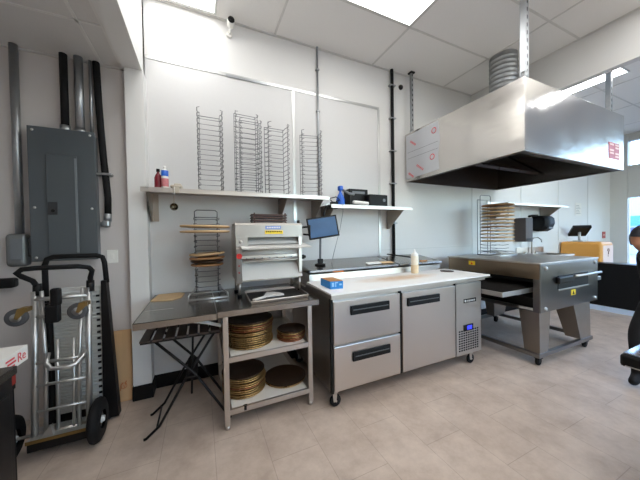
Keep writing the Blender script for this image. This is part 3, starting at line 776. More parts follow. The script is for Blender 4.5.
# ============================================================ REFRIGERATED PREP TABLE
def prep():
    t = thing('refrigerated_prep_table', 'stainless refrigerated prep table with two drawers, one door and white board top', 'prep table', (1.9, 2.4, 0))
    x0, x1, yf, yb = .96, 2.85, 1.92, 2.90
    G().box(x0, x1, yf+.03, yb, .14, .925, .004).build('cabinet_body', STEELV, t)
    for a, b_, o_ in ((x0, x0+.02, 0), (1.69, 1.71, .01), (2.435, 2.445, .01)): G().box(a, b_, yf+o_, yf+.03, .13, .925).build('mullion', BLACKM, t)
    G().box(x0-.01, x1+.01, yf-.035, 2.46, .925, .964, .003).build('counter_frame', STEEL, t)
    def handle(cx, cz, w, par):
        g = G(); g.box(cx-w/2, cx+w/2, yf-.016, yf-.001, cz-.04, cz+.04, .006); o = g.build('handle', BLACKP, par)
        G().box(cx-w/2+.02, cx+w/2-.02, yf-.022, yf-.016, cz+.0, cz+.008, .002).build('grip_highlight', mat('handle highlight grey', (96, 98, 100), .3, .5), o)  # thin grey strip painted in as the highlight on the handle lip
        return o
    d1 = G().box(.985, 1.685, yf-.001, yf+.029, .53, .895, .006).build('drawer', STEELV, t); handle(1.35, .805, .41, d1)
    d2 = G().box(.985, 1.685, yf-.001, yf+.029, .138, .515, .006).build('drawer', STEELV, t); handle(1.36, .405, .40, d2)
    d3 = G().box(1.715, 2.43, yf-.001, yf+.029, .138, .895, .006).build('door', STEELV, t); handle(1.98, .80, .42, d3)
    cp = G().box(2.45, x1, yf+.005, yf+.029, .13, .905, .004).build('compressor_panel', STEEL, t)
    g = G()
    for i in range(9):
        for j in range(9): g.box(2.485+i*.036, 2.507+i*.036, yf+.002, yf+.006, .175+j*.026, .19+j*.026)
    g.build('vent_grille', DARKIN, cp)
    b = G().box(2.56, 2.76, yf+.001, yf+.005, .69, .735, .002).build('maker_badge', BLACKP, cp)
    g = G(); g.lathe([(0, -.002), (.014, -.002), (.014, 0)], (2.585, yf+.001, .712), 16, 'y')
    for k in range(5): g.box(2.615+k*.026, 2.632+k*.026, yf-.001, yf+.001, .703, .721)
    g.build('badge_print', GREYL, b)
    dd = G().box(2.555, 2.71, yf+.0, yf+.005, .385, .455, .003).build('thermostat', BLACKP, cp)
    G().box(2.61, 2.685, yf-.002, yf+.0, .40, .44).build('display', DISPB, dd)
    # cutting board
    cb = G().prism([(.935, 1.855), (2.93, 1.875), (2.93, 2.465), (.965, 2.465)], 'z', .965, .980).build('cutting_board', BOARDM, t)
    cb['label'] = 'white cutting board, stained tan in the middle'
    # riser, topping rail and lids
    G().prism([(2.466, .925), (2.475, 1.045), (2.50, 1.06), (2.90, 1.06), (2.90, .925)], 'x', 1.0, 2.84).build('topping_rail', STEEL, t)
    for a, b_ in ((1.0, 2.13), (2.15, 2.84)):
        g = G(); g.prism([(2.44, 1.072), (2.445, 1.09), (2.88, 1.155), (2.90, 1.15), (2.90, 1.075)], 'x', a, b_); lid = g.build('lid', STEELH, t)
        G().box(a+.03, b_-.03, 2.495, 2.88, 1.0605, 1.0715).build('gasket', BLACKR, lid)
    G().cyl((2.5, 2.44, 1.085), (2.58, 2.44, 1.085), .006, 8).build('lid_handle', STEEL, t)
    for x in (1.0, 2.70):
        for y in (1.96, 2.83):
            c = G().box(x-.025, x+.025, y-.025, y+.025, .12, .14, .002).prism([(x-.024, .142), (x+.024, .142), (x+.012, .045), (x-.012, .045)], 'y', y-.018, y-.014).prism([(x-.024, .142), (x+.024, .142), (x+.012, .045), (x-.012, .045)], 'y', y+.014, y+.018).build('caster', STEEL, t)
            G().lathe([(0, -.013), (.045, -.013), (.05, -.009), (.05, .009), (.045, .013), (0, .013)], (x+.01, y, .05), 24, 'y').build('wheel', BLACKR, c)
            G().cyl((x+.01, y-.02, .05), (x+.01, y+.02, .05), .009, 10).build('axle', STEEL, c)
prep()
# stain on board as separate thin crumbs (flour dust and dough marks)
BZ = .981
t = thing('blue_box', 'small blue printed carton with brown top at the left end of the white board', 'box', (1.07, 2.12, BZ))
bx = [(1.02, 2.24), (1.01, 2.02), (1.125, 2.0), (1.14, 2.22)]
G().prism(bx, 'z', BZ, BZ+.066).build('carton', BLUEC, t)
G().prism([(c[0]*1.0, c[1]) for c in bx], 'z', BZ+.0662, BZ+.068).build('top_flap', KRAFT, t)
g = G()
def onface(u, v, p, q, off=.001):
    return None
p, q = Vector((1.01, 2.02)), Vector((1.125, 2.0)); d = (q-p); nrm = Vector((d.y, -d.x)).normalized()
for (u0_, u1_, v0, v1) in ((.12, .30, .02, .055), (.38, .46, .018, .06), (.46, .6, .05, .06), (.7, .9, .03, .045)):
    a = p+d*u0_; b_ = p+d*u1_
    vs = [g.bm.verts.new((a.x+nrm.x*.0012, a.y+nrm.y*.0012, BZ+v0)), g.bm.verts.new((b_.x+nrm.x*.0012, b_.y+nrm.y*.0012, BZ+v0)), g.bm.verts.new((b_.x+nrm.x*.0012, b_.y+nrm.y*.0012, BZ+v1)), g.bm.verts.new((a.x+nrm.x*.0012, a.y+nrm.y*.0012, BZ+v1))]
    g.bm.faces.new(vs)
g.build('carton_print', mat('pale blue print', (150, 200, 236), .5), t)
t = thing('squeeze_bottle', 'squeeze bottle with pale orange filling standing on the white board', 'bottle', (2.31, 2.37, BZ))
bc = (2.31, 2.37, BZ)
G().lathe([(0, 0), (.040, 0), (.043, .006), (.043, .10)], bc, 24).build('filled_part', OILC, t)
G().lathe([(.043, .10), (.043, .195), (.040, .205), (.040, .208)], bc, 24).build('bottle_body', SAUCE, t)
G().lathe([(.041, .206), (.041, .218), (.03, .237), (.012, .247), (.006, .282), (0, .284)], bc, 24).build('nozzle_cap', WPLAST, t)
tag(rebase(G().lathe([(0, 0), (.075, 0), (.078, .004), (.078, .008), (.06, .012), (0, .012)], (2.74, 2.28, BZ), 28).build('jar_lid', mat('grey-brown lid', (98, 86, 80), .4, .3)), (2.74, 2.28, BZ)), 'flat dark round lid near the right end of the white board', 'lid')
tag(rebase(G().prism([(1.255, 2.43), (1.37, 2.415), (1.38, 2.47), (1.27, 2.49)], 'z', 1.0605, 1.068).build('dough_scraper', ORANGE), (1.31, 2.43, 1.06)), 'flat orange plastic scraper under the edge of the prep table lid', 'scraper')
tag(rebase(G().box(1.74, 1.93, 2.50, 2.56, 1.106, 1.122, .008, ((1.83, 2.53, 1.11), 'X', .15)).build('white_sponge', WPLAST), (1.83, 2.53, 1.106)), 'small white oblong sponge lying on the steel lid', 'sponge')
tag(rebase(G().box(1.95, 2.12, 2.50, 2.58, 1.110, 1.113, 0, ((2.03, 2.54, 1.111), 'X', .15)).build('parchment_scrap', TAN), (2.03, 2.54, 1.10)), 'flat tan paper scrap right of the white sponge on the lid', 'paper')
tag(rebase(G().tube([(2.30, 2.86, 1.175), (2.20, 2.72, 1.19), (2.28, 2.60, 1.175), (2.42, 2.52, 1.15), (2.44, 2.47, 1.112)], .008, 8).build('black_cable', BLACKP), (2.3, 2.6, 1.1)), 'black cable looping over the gap between the two lids', 'cable')
t = thing('utensil', 'small brown-handled utensil behind the squeeze bottle', 'utensil', (2.55, 2.47, 1.09))
G().box(2.49, 2.60, 2.45, 2.475, 1.0965, 1.114, .004).build('handle', KRAFT, t); G().box(2.60, 2.70, 2.455, 2.47, 1.0965, 1.107, .003).build('blade', GREYL, t)

# ============================================================ CONVEYOR OVEN
def oven():
    t = thing('conveyor_oven', 'large stainless conveyor pizza oven on wheeled legs under the hood', 'oven', (4.0, 2.15, 0))
    x0, x1, y0, y1, z0, z1 = 3.33, 4.64, 1.60, 2.74, .56, 1.09
    # left end (with the conveyor opening) as a frame of panels
    ow = .03
    g = G()
    g.box(x0, x0+ow, y0, y1, .925, z1, .003)              # above the opening
    g.build('end_panel', OVENW, t)
    G().box(x0, x0+ow, y0, y0+.06, z0, .925, .002).box(x0, x0+ow, y1-.2, y1, z0, .925, .002).box(x0, x0+ow, y0+.06, y1-.2, z0, .60, .002).build('end_frame', OVENS, t)
    G().box(x1-ow, x1, y0, y1, .90, z1, .003).box(x1-ow, x1, y0, y1, z0, .72, .003).box(x1-ow, x1, y0, y0+.08, .72, .90).box(x1-ow, x1, y1-.15, y1, .72, .90).build('end_panel', OVENS, t)
    fp = G().box(x0, x1, y0-.012, y0, z0, z1-.003, .008).build('front_panel', OVENS, t)
    G().box(x0+ow, x1-ow, y1-.02, y1, z0, z1).build('rear_panel', OVENS, t)
    G().box(x0-.01, x1+.01, y0-.018, y1+.01, z1, z1+.018, .004).build('top_panel', STEEL, t)
    G().box(x0+ow, x1-ow, y0, y1-.02, z0, z0+.02).build('bottom_panel', OVENS, t)
    G().box(x0+.05, x1-.05, y0+.01, y1-.03, .88, 1.08).box(x0+.05, x1-.05, y0+.01, y1-.03, .57, .70).build('oven_chamber', DARKIN, t)
    # window + handle in the front
    w = G().box(3.67, 4.37, y0-.018, y0-.012, .79, .945, .003).build('window', BLACKP, fp); 
    G().box(3.67, 4.37, y0-.024, y0-.018, .772, .79, .002).build('window_sill', STEEL, t)
    g = G(); g.cyl((3.95, y0-.055, .925), (4.60, y0-.055, .925), .014, 14)
    for x in (4.0, 4.56): g.cyl((x, y0-.055, .925), (x, y0-.012, .925), .009, 8)
    g.build('handle', ALU, t)
    G().box(3.62, 3.95, y0-.055, y0-.012, .86, .935, .012).build('latch', BLACKM, t)
    g = G()
    for x, z in ((3.43, 1.045), (3.42, .60), (4.55, .60), (4.55, 1.05)): g.lathe([(0, -.016), (.018, -.016), (.022, -.006), (.022, 0)], (x, y0-.012, z), 14, 'y')
    g.build('thumb_screw', ALU, fp)
    l = G().box(3.97, 4.07, y0-.015, y0-.0121, .69, .755).build('warning_label', YELLOW, fp)
    G().prism([(3.995, .70), (4.045, .70), (4.02, .745)], 'y', y0-.0165, y0-.015).build('warning_mark', BLACKP, l)
    l = G().box(x0-.003, x0, 2.33, 2.42, 1.015, 1.065).build('warning_label', YELLOW, t)
    G().prism([(2.36, 1.023), (2.39, 1.023), (2.375, 1.055)], 'x', x0-.005, x0-.003).build('warning_mark', RED, l)
    # rating plate
    G().box(x0-.003, x0, 1.66, 1.80, .575, .60).build('rating_plate', GREYL, t)
    # conveyor: frames, belt
    G().box(2.86, 5.06, 1.70, 1.715, .765, .815, .003).box(2.86, 5.06, 2.44, 2.455, .765, .815, .003).box(2.86, 2.875, 1.715, 2.44, .765, .815, .003).box(5.045, 5.06, 1.715, 2.44, .765, .815, .003).build('conveyor_frame', ALU, t)
    g = G()
    n = 69
    for k in range(n):
        x = 2.885+k*.0312
        g.box(x, x+.006, 1.72, 2.435, .795, .80)
    for y in (1.80, 2.0, 2.15, 2.30): g.box(2.88, 5.04, y, y+.012, .789, .794)
    g.build('wire_belt', mat('dark wire belt', (36, 33, 31), .7), t)
    G().box(2.89, 3.32, 1.73, 2.43, .755, .763, .002).build('crumb_pan', DARKIN, t)
    # legs, base
    for (xa, xb, ya, yb) in ((x0-.0, x0+.22, y0+.0, y0+.20), (4.06, 4.46, y0+.0, y0+.20), (x0+.0, x0+.22, y1-.2, y1-.02), (4.06, 4.46, y1-.2, y1-.02)):
        nar = .05; inx0, inx1 = (xa-.03, xb-.09) if xa < 4 else (xa+.12, xb-.03)
        iy0, iy1 = (ya-.02, yb-.07) if ya < 2 else (ya+.07, yb)
        G().hexa([(inx0, iy0, .13), (inx1, iy0, .13), (inx1, iy1, .13), (inx0, iy1, .13)], [(xa, ya, z0), (xb, ya, z0), (xb, yb, z0), (xa, yb, z0)]).build('leg', mat('leg stainless', (160, 150, 140), .38, 1, .06, 5), t)
    xa, xb = x0-.06, 4.46
    g = G(); g.box(xa, xb, y0-.03, y0+.01, .085, .13, .003); g.box(xa, xb, y1-.04, y1, .085, .13, .003); g.box(xa, xa+.04, y0+.01, y1-.04, .085, .13, .003); g.box(xb-.04, xb, y0+.01, y1-.04, .085, .13, .003)
    g.build('base_frame', OVENS, t)
    for x in (x0-.02, 4.33):
        for y in (y0+.0, y1-.06):
            c = G().box(x-.03, x+.03, y-.03, y+.03, .077, .085).box(x-.025, x+.025, y-.02, y-.016, .035, .077).box(x-.025, x+.025, y+.016, y+.02, .035, .077).build('caster', BLACKM, t)
            G().lathe([(0, -.014), (.036, -.014), (.04, -.01), (.04, .01), (.036, .014), (0, .014)], (x, y, .04), 20, 'y').build('wheel', BLACKR, c)
oven()
ol = []
for k in range(11):
    ol.append((.735-k*.052, .205, TAN if k not in (0, 6) else TAND, (0, 0, random.uniform(-.008, .008), 0), 'tan round board on the oven rack, ' + ORD[k] + ' of the eleven'))
loaded_rack((3.98, 2.44, 1.109), .24, .22, .84, 14, ol, 'wire rack filled with tan round boards on top of the pizza oven', 'loaded wire racks', .05, 'boards in the rack on the oven')
# wire carrying loop above this rack
t = thing('floor_tray_table', 'low dark steel stand with a white tub between prep table and oven', 'stand', (3.1, 2.5, 0))
G().box(2.98, 3.42, 2.40, 2.80, .26, .285, .004).build('top_plate', BLACKM, t)
for x in (3.0, 3.40):
    for y in (2.42, 2.78): G().box(x-.012, x+.012, y-.012, y+.012, 0, .26).build('leg', BLACKM, t)
t = thing('white_tub', 'white plastic tub on the low stand beneath the oven conveyor', 'tub', (3.12, 2.55, .285))
G().hexa([(3.03, 2.45, .286), (3.22, 2.45, .286), (3.22, 2.68, .286), (3.03, 2.68, .286)], [(3.01, 2.43, .40), (3.24, 2.43, .40), (3.24, 2.70, .40), (3.01, 2.70, .40)]).build('tub_body', WPLAST, t)
G().box(3.0, 3.25, 2.42, 2.71, .40, .412, .004).build('tub_lid', WCLOUD, t)

# ============================================================ FAR END BEHIND THE OVEN
def sink():
    t = thing('hand_sink', 'stainless wall sink with a gooseneck tap beyond the oven', 'sink', (5.8, 2.7, 0))
    g = G(); x0, x1, y0, y1, z = 5.35, 6.25, 2.45, 2.93, 1.03
    g.box(x0, x1, y0, y0+.05, z-.03, z); g.box(x0, x1, y1-.08, y1, z-.03, z); g.box(x0, x0+.05, y0+.05, y1-.08, z-.03, z); g.box(x1-.05, x1, y0+.05, y1-.08, z-.03, z)
    g.box(x0+.04, x1-.04, y0+.04, y0+.05, z-.25, z-.03); g.box(x0+.04, x1-.04, y1-.09, y1-.08, z-.25, z-.03); g.box(x0+.04, x0+.05, y0+.05, y1-.09, z-.25, z-.03); g.box(x1-.05, x1-.04, y0+.05, y1-.09, z-.25, z-.03); g.box(x0+.04, x1-.04, y0+.04, y1-.08, z-.26, z-.25)
    g.build('basin', STEEL, t)
    G().box(x0, x1, y1, y1+.013, z-.03, z+.12).build('backsplash', STEEL, t)
    for x in (x0+.05, x1-.05): G().cyl((x, y0+.06, 0), (x, y0+.06, z-.03), .018, 12).build('leg', STEEL, t)
    for x in (x0+.05, x1-.05): G().cyl((x, y1-.06, 0), (x, y1-.06, z-.03), .018, 12).build('leg', STEEL, t)
    f = G(); f.tube([(5.78, 2.90, 1.0), (5.78, 2.90, 1.28), (5.78, 2.87, 1.33), (5.78, 2.80, 1.34), (5.78, 2.74, 1.30), (5.78, 2.74, 1.25)], .011, 10); f.cyl((5.66, 2.895, 1.0), (5.66, 2.895, 1.07), .014, 12); f.cyl((5.90, 2.895, 1.0), (5.90, 2.895, 1.07), .014, 12)
    f.tube([(5.66, 2.895, 1.06), (5.60, 2.86, 1.075)], .007, 8); f.tube([(5.90, 2.895, 1.06), (5.96, 2.86, 1.075)], .007, 8)
    f.build('tap', STEEL, t)
sink()
t = thing('towel_dispenser', 'brown-grey box dispenser hanging under the shelf behind the board rack', 'dispenser', (5.3, 2.8, 1.3))
G().box(5.28, 5.50, 2.74, 2.935, 1.27, 1.70, .008).build('casing', mat('brown-grey metal', (72, 62, 60), .55), t)
G().box(5.3, 5.45, 2.735, 2.74, 1.29, 1.33).build('slot', BLACKP, t)
t = thing('paper_dispenser', 'black curved paper towel dispenser on the wall under the far shelf', 'dispenser', (6.05, 2.8, 1.45))
G().prism([(2.935, 1.47), (2.84, 1.45), (2.76, 1.50), (2.72, 1.60), (2.73, 1.70), (2.78, 1.745), (2.935, 1.76)], 'x', 5.86, 6.20, True).build('casing', BLACKP, t)
G().box(5.95, 6.1, 2.70, 2.73, 1.50, 1.53, .006).build('lever', GREYP, t)
tag(rebase(G().tube([(5.74, 2.93, 1.74), (5.80, 2.9, 1.755), (5.88, 2.85, 1.755)], .02, 8).build('wall_hook', BLACKM), (5.8, 2.93, 1.74)), 'black arm joining the wall and the curved dispenser', 'bracket')
t = thing('wall_notice', 'small white framed notice sheet on the wall above the orange cabinet', 'sign', (7.66, WY, 1.92))
G().box(7.53, 7.80, WY-.008, WY-.0061, 1.79, 2.07).build('sheet', PAPER, t)
g = G()
for k in range(6): g.box(7.57, 7.76-(k % 3)*.03, WY-.0095, WY-.008, 1.83+k*.036, 1.838+k*.036)
g.build('print_lines', GREYP, t)
t = thing('red_sign', 'small square red sign on the wall beside the orange cabinet', 'sign', (8.9, WY, 1.33))
G().box(8.83, 8.99, WY-.008, WY-.0001, 1.26, 1.42, .002).build('plate', mat('faded red plate', (190, 84, 76), .5), t)
G().box(8.86, 8.96, WY-.010, WY-.008, 1.33, 1.35).build('print', PINKL, t)

def cabinet():
    t = thing('orange_cabinet', 'orange service cabinet with pale pink front beyond the oven', 'cabinet', (7.1, 2.6, 0))
    x0, x1, y0, y1, zt = 6.87, 7.37, 2.30, 2.935, 1.23
    G().box(x0, x1, y0, y1, 0, zt, .05, None, 4).build('cabinet_body', ORANGEL, t)
    p = G().box(x0+.05, x1-.03, y0-.006, y0+.002, .1, zt-.07, .002).build('front_panel', PINKL, t); p['label'] = 'pale pink front panel'
    g = G(); g.tube([(7.081, y0-.009, 1.06), (7.101, y0-.009, 1.10), (7.141, y0-.009, 1.10), (7.151, y0-.009, 1.06), (7.121, y0-.009, 1.03), (7.121, y0-.009, .99)], .008, 6); g.cyl((7.121, y0-.012, .96), (7.121, y0-.006, .96), .012, 10)
    g.build('front_mark', mat('grey-brown print', (150, 120, 110), .5), p)
cabinet()
t = thing('till_screen', 'tilted black till screen standing on the orange cabinet', 'screen', (7.1, 2.7, 1.23))
Rm = Matrix.Rotation(math.radians(38), 3, 'Z') @ Matrix.Rotation(math.radians(-58), 3, 'Y')
g = G(); g.box(-.03, .03, -.14, .14, -.17, .17, .01)
for v in g.bm.verts: v.co = Rm @ v.co + Vector((7.08, 2.70, 1.45))
g.build('casing', BLACKP, t)
g = G(); g.box(.031, .035, -.125, .125, -.15, .15)
for v in g.bm.verts: v.co = Rm @ v.co + Vector((7.08, 2.70, 1.45))
g.build('screen', mat('dark screen glass', (40, 56, 74), .1), t)
G().cyl((7.08, 2.70, 1.25), (7.08, 2.70, 1.43), .022, 12).box(7.0, 7.16, 2.62, 2.78, 1.2305, 1.256, .006).build('stand', GREYL, t)

t = thing('service_counter', 'black panelled service counter with a pale kick board', 'counter', (6.7, .7, 0))
G().box(6.58, 6.85, -1.0, 2.45, .09, .83, .004).build('counter_body', BLACKP, t)
G().box(6.565, 6.862, -1.02, 2.46, .83, .86, .004).build('counter_top', BLACKM, t)
G().box(6.575, 6.84, -1.0, 2.44, 0, .09).build('kick_board', KICK, t)

# ============================================================ NEAR RIGHT TABLE
def near_table():
    t = thing('dark_table', 'dark-edged table with polished top reaching in at the lower right edge', 'table', (2.35, -.1, 0))
    x0, x1, y0, y1, z = 1.86, 2.85, -.9, .56, .85
    G().box(x0, x1, y0, y1, z-.065, z-.006, .012).build('edge_frame', BLACKP, t)
    G().box(x0+.01, x1-.01, y0+.01, y1-.01, z-.006, z+.004, .003).build('top', BTOP, t)
    G().box(x0-.002, x0+.0, y0+.02, y1-.02, z-.06, z-.055).box(x0+.02, x1-.02, y1, y1+.002, z-.06, z-.055).build('edge_strip', ALU, t)
    G().box(x0-.004, x0, .40, .46, z-.045, z-.03, .002).build('edge_badge', ALU, t)
    for x in (x0+.6, x1-.08):
        for y in (y0+.08, y1-.3): G().box(x-.03, x+.03, y-.03, y+.03, 0, z-.065, .004).build('leg', BLACKM, t)
    # hinged flap plate lying on top
near_table()
tag(rebase(G().box(2.05, 2.5, .08, .47, .8545, .875, .006).build('laptop', BTOP), (2.27, .3, .854)), 'closed silver laptop lying on the dark table', 'laptop')

# ============================================================ PERSON
def person():
    t = thing('person', 'person in black with dark hair bending forward at the right picture edge', 'person', (3.8, .85, 0))
    J = {'pel': (3.98, .80, .92), 'sp': (3.92, .81, 1.08), 'ch': (3.78, .84, 1.20), 'nk': (3.60, .86, 1.27), 'nk2': (3.48, .862, 1.315), 'hd': (3.39, .865, 1.35),
         'hl': (3.97, .70, .89), 'kl': (3.78, .69, .47), 'al': (3.80, .69, .09), 'tl': (3.66, .69, .045),
         'hr': (3.96, .92, .88), 'kr': (3.66, .99, .50), 'ar': (3.70, .99, .09), 'tr': (3.56, .99, .045),
         'sl': (3.80, .67, 1.20), 'el': (3.80, .62, .95), 'wl': (3.66, .66, .80), 'sr': (3.86, 1.0, 1.20), 'er': (3.98, 1.01, .95), 'wr': (4.06, .98, .72)}
    E_ = [('pel', 'sp'), ('sp', 'ch'), ('ch', 'nk'), ('nk', 'nk2'), ('nk2', 'hd'), ('pel', 'hl'), ('hl', 'kl'), ('kl', 'al'), ('al', 'tl'), ('pel', 'hr'), ('hr', 'kr'), ('kr', 'ar'), ('ar', 'tr'),
         ('ch', 'sl'), ('sl', 'el'), ('el', 'wl'), ('ch', 'sr'), ('sr', 'er'), ('er', 'wr')]
    Rr = dict(pel=(.14, .12), sp=(.13, .11), ch=(.15, .12), nk=(.06, .06), nk2=(.052, .052), hd=(.05, .05), hl=(.10, .1), kl=(.065, .065), al=(.045, .045), tl=(.042, .035), hr=(.10, .1), kr=(.065, .065), ar=(.045, .045), tr=(.042, .035),
             sl=(.065, .065), el=(.048, .048), wl=(.032, .032), sr=(.065, .065), er=(.048, .048), wr=(.032, .032))
    ks = list(J); org = ORG[t.name]
    me = bpy.data.meshes.new('body'); me.from_pydata([tuple(Vector(J[k])-org) for k in ks], [(ks.index(a), ks.index(b)) for a, b in E_], [])
    ob = bpy.data.objects.new('body', me); COL.objects.link(ob)
    sk = ob.modifiers.new('skin', 'SKIN'); sk.use_smooth_shade = True
    lay = me.skin_vertices[0] if me.skin_vertices else None
    if lay is None:
        bm = bmesh.new(); bm.from_mesh(me); bm.verts.layers.skin.verify(); bm.to_mesh(me); bm.free(); lay = me.skin_vertices[0]
    for i, k in enumerate(ks): lay.data[i].radius = Rr[k]; lay.data[i].use_root = (k == 'pel')
    sb = ob.modifiers.new('sub', 'SUBSURF'); sb.levels = 2; sb.render_levels = 2
    dg = bpy.context.evaluated_depsgraph_get(); dg.update()
    m2 = bpy.data.meshes.new_from_object(ob.evaluated_get(dg)); bpy.data.objects.remove(ob)
    # head as part of the body mesh
    bm = bmesh.new(); bm.from_mesh(m2)
    hc = Vector((3.365, .868, 1.368))-org
    face_dir = Vector((-1, .1, -.25)).normalized(); up = Vector((-.25, 0, 1)); up = (up-face_dir*up.dot(face_dir)).normalized(); side = up.cross(face_dir)
    N, Mm = 20, 28; rings = []
    for i in range(N+1):
        th = PI*i/N; ring = []
        for k in range(Mm):
            ph = 2*PI*k/Mm
            cx_, sx_ = math.cos(ph), math.sin(ph)
            u = math.cos(th); w = math.sin(th)
            fz = .098*w*cx_; sd = .076*w*sx_; uz = .118*u
            if u < -.1: fz *= 1-.10*(-u); sd *= 1-.38*(-u-.1)
            if u < -.3 and cx_ < 0: fz *= 1-.5*(-u-.3)
            if cx_ > .85 and -.35 < u < .12: fz += .026*(cx_-.85)/.15*(1-abs(u+.15)/.27 if abs(u+.15) < .27 else 0)   # nose
            if .05 < u < .22 and .6 < cx_ < .93: fz -= .010                                             # eye sockets
            if -.52 < u < -.42 and cx_ > .85: fz += .006                                                # lips
            ring.append(bm.verts.new(hc + face_dir*fz + side*sd + up*uz))
        rings.append(ring)
    hf = []
    for a, b in zip(rings, rings[1:]):
        for k in range(Mm):
            try: hf.append(bm.faces.new((a[k], a[(k+1) % Mm], b[(k+1) % Mm], b[k])))
            except ValueError: pass
    for sgn in (-1, 1):       # ears
        c = hc + side*sgn*.078 - face_dir*.005 - up*.01
        geo = bmesh.ops.create_icosphere(bm, subdivisions=2, radius=1)
        for v in geo['verts']: v.co = c + face_dir*v.co.x*.018 + side*v.co.y*.010 + up*v.co.z*.03
    # hands: palm with fingers
    for key, el in (('wl', 'el'), ('wr', 'er')):
        wv = Vector(J[key])-org; d = (Vector(J[key])-Vector(J[el])).normalized(); sdv = d.cross(Vector((0, 0, 1))).normalized(); nn = sdv.cross(d)
        geo = bmesh.ops.create_icosphere(bm, subdivisions=2, radius=1)
        pc = wv + d*.05
        for v in geo['verts']: v.co = pc + d*v.co.x*.052 + sdv*v.co.y*.04 + nn*v.co.z*.017
        for f_ in range(4):
            L = (.062, .072, .066, .052)[f_]; b0 = pc + d*.04 + sdv*(-.028+.0187*f_)
            for s_ in range(3):
                a = b0 + d*L*(s_/3)-nn*.006*s_*s_; e = b0 + d*L*((s_+1)/3)-nn*.006*(s_+1)**2
                bmesh.ops.create_cone(bm, segments=8, radius1=.0088-.001*s_, radius2=.0082-.001*s_, depth=(e-a).length*1.15, cap_ends=True, matrix=Matrix.Translation((a+e)/2) @ (e-a).to_track_quat('Z', 'Y').to_matrix().to_4x4())
        a = pc - sdv*.03; e = pc + d*.045 - sdv*.062
        bmesh.ops.create_cone(bm, segments=8, radius1=.011, radius2=.008, depth=(e-a).length, cap_ends=True, matrix=Matrix.Translation((a+e)/2) @ (e-a).to_track_quat('Z', 'Y').to_matrix().to_4x4())
    for f in bm.faces: f.smooth = True
    bm.faces.ensure_lookup_table()
    for f in bm.faces:
        c = f.calc_center_median()+org
        bare = (c.z > 1.27 and c.x < 3.52) or (c.z < .84 and c.z > .5 and any((c-Vector(J[k])).length < .17 and (c-Vector(J[e])).length > (Vector(J[k])-Vector(J[e])).length*.93 for k, e in (('wl', 'el'), ('wr', 'er'))) )
        f.material_index = 1 if bare else (2 if c.z < .07 else 0)
    idx = [f.material_index for f in bm.faces]
    bm.to_mesh(m2); bm.free(); m2.materials.clear()
    for m_ in (CLOTH, SKIN, BLACKR): m2.materials.append(m_)
    m2.polygons.foreach_set('material_index', idx); m2.update()
    bo = bpy.data.objects.new('body', m2); COL.objects.link(bo); bo.parent = t; ORG['body'] = org
    # hair: cap over crown and back
    bm = bmesh.new(); rings = []
    for i in range(13):
        th = (PI*.62)*i/12; ring = []
        for k in range(28):
            ph = 2*PI*k/28; cx_ = math.cos(ph); w = math.sin(th); u = math.cos(th)
            lim = th if cx_ < .25 else min(th, PI*(.40-.06*cx_))
            w = math.sin(lim); u = math.cos(lim)
            ring.append(bm.verts.new(hc + face_dir*(.108*w*cx_) + side*(.085*w*math.sin(ph)) + up*(.128*u)))
        rings.append(ring)
    for a, b in zip(rings, rings[1:]):
        for k in range(28):
            f = bm.faces.new((a[k], a[(k+1) % 28], b[(k+1) % 28], b[k])); f.smooth = True
    hm = bpy.data.meshes.new('hair'); bmesh.ops.recalc_face_normals(bm, faces=bm.faces); bm.to_mesh(hm); bm.free(); hm.materials.append(HAIR)
    ho = bpy.data.objects.new('hair', hm); COL.objects.link(ho); ho.parent = t
    sm = ho.modifiers.new('solid', 'SOLIDIFY'); sm.thickness = .012; sm.offset = -1
person()

# ============================================================ ALCOVE: electrical panel and conduits
NY = 2.88
def epanel():
    t = thing('electrical_panel', 'dark grey electrical breaker panel on the alcove wall', 'electrical panel', (-1.0, NY, 1.29))
    x0, x1, z0, z1 = -1.19, -.78, 1.28, 2.33
    G().box(x0+.012, x1-.012, NY-.10, NY, z0+.012, z1-.012, .002).build('back_box', mat('grey box enamel', (116, 120, 124), .45, .2), t)
    cv = G().box(x0, x1, NY-.115, NY-.10, z0, z1, .003).build('cover', PANELG, t)
    d = G().box(-1.085, -.895, NY-.127, NY-.115, 1.33, 2.12, .005).build('door', PANELG, t)
    G().box(-.91, -.895, NY-.131, NY-.127, 1.34, 2.10, .002).build('door_edge', mat('light grey enamel', (116, 122, 126), .4), d)
    k = G().box(-1.078, -1.02, NY-.133, NY-.127, 1.645, 1.745, .003).build('latch', mat('dark latch', (40, 42, 45), .4), d)
    G().cyl((-1.045, NY-.133, 1.675), (-1.045, NY-.14, 1.675), .012, 12).build('lock', BLACKP, k)
    for x in (x0+.03, x1-.03):
        for z in (z0+.03, 1.70, z1-.03): G().lathe([(0, -.004), (.008, -.003), (.01, 0)], (x, NY-.115, z), 12, 'y').build('screw', ALU, cv)
epanel()
def pipe(label, pts, r, m, name='conduit', fit=None):
    t = thing(name, label, 'pipe', pts[-1])
    G().tube(pts, r, 16).build('pipe', m, t)
    if fit: 
        for a, b, rr_ in fit: G().cyl(a, b, rr_, 16).build('coupling', GALV, t)
pipe('thick black hose entering the top of the electrical panel at its middle', [(-.98, NY-.06, 2.954), (-.98, NY-.06, 2.35)], .026, BLACKR, 'cable_hose', [((-.98, NY-.06, 2.318), (-.98, NY-.06, 2.375), .034)])
pipe('shiny steel conduit entering the top right of the electrical panel', [(-.885, NY-.06, 2.954), (-.885, NY-.06, 2.318)], .030, GALV, 'conduit', [((-.885, NY-.06, 2.318), (-.885, NY-.06, 2.36), .036)])
pipe('thin steel conduit between the wide conduit and the curved hose', [(-.815, NY-.04, 2.954), (-.815, NY-.04, 2.318)], .012, GALV)
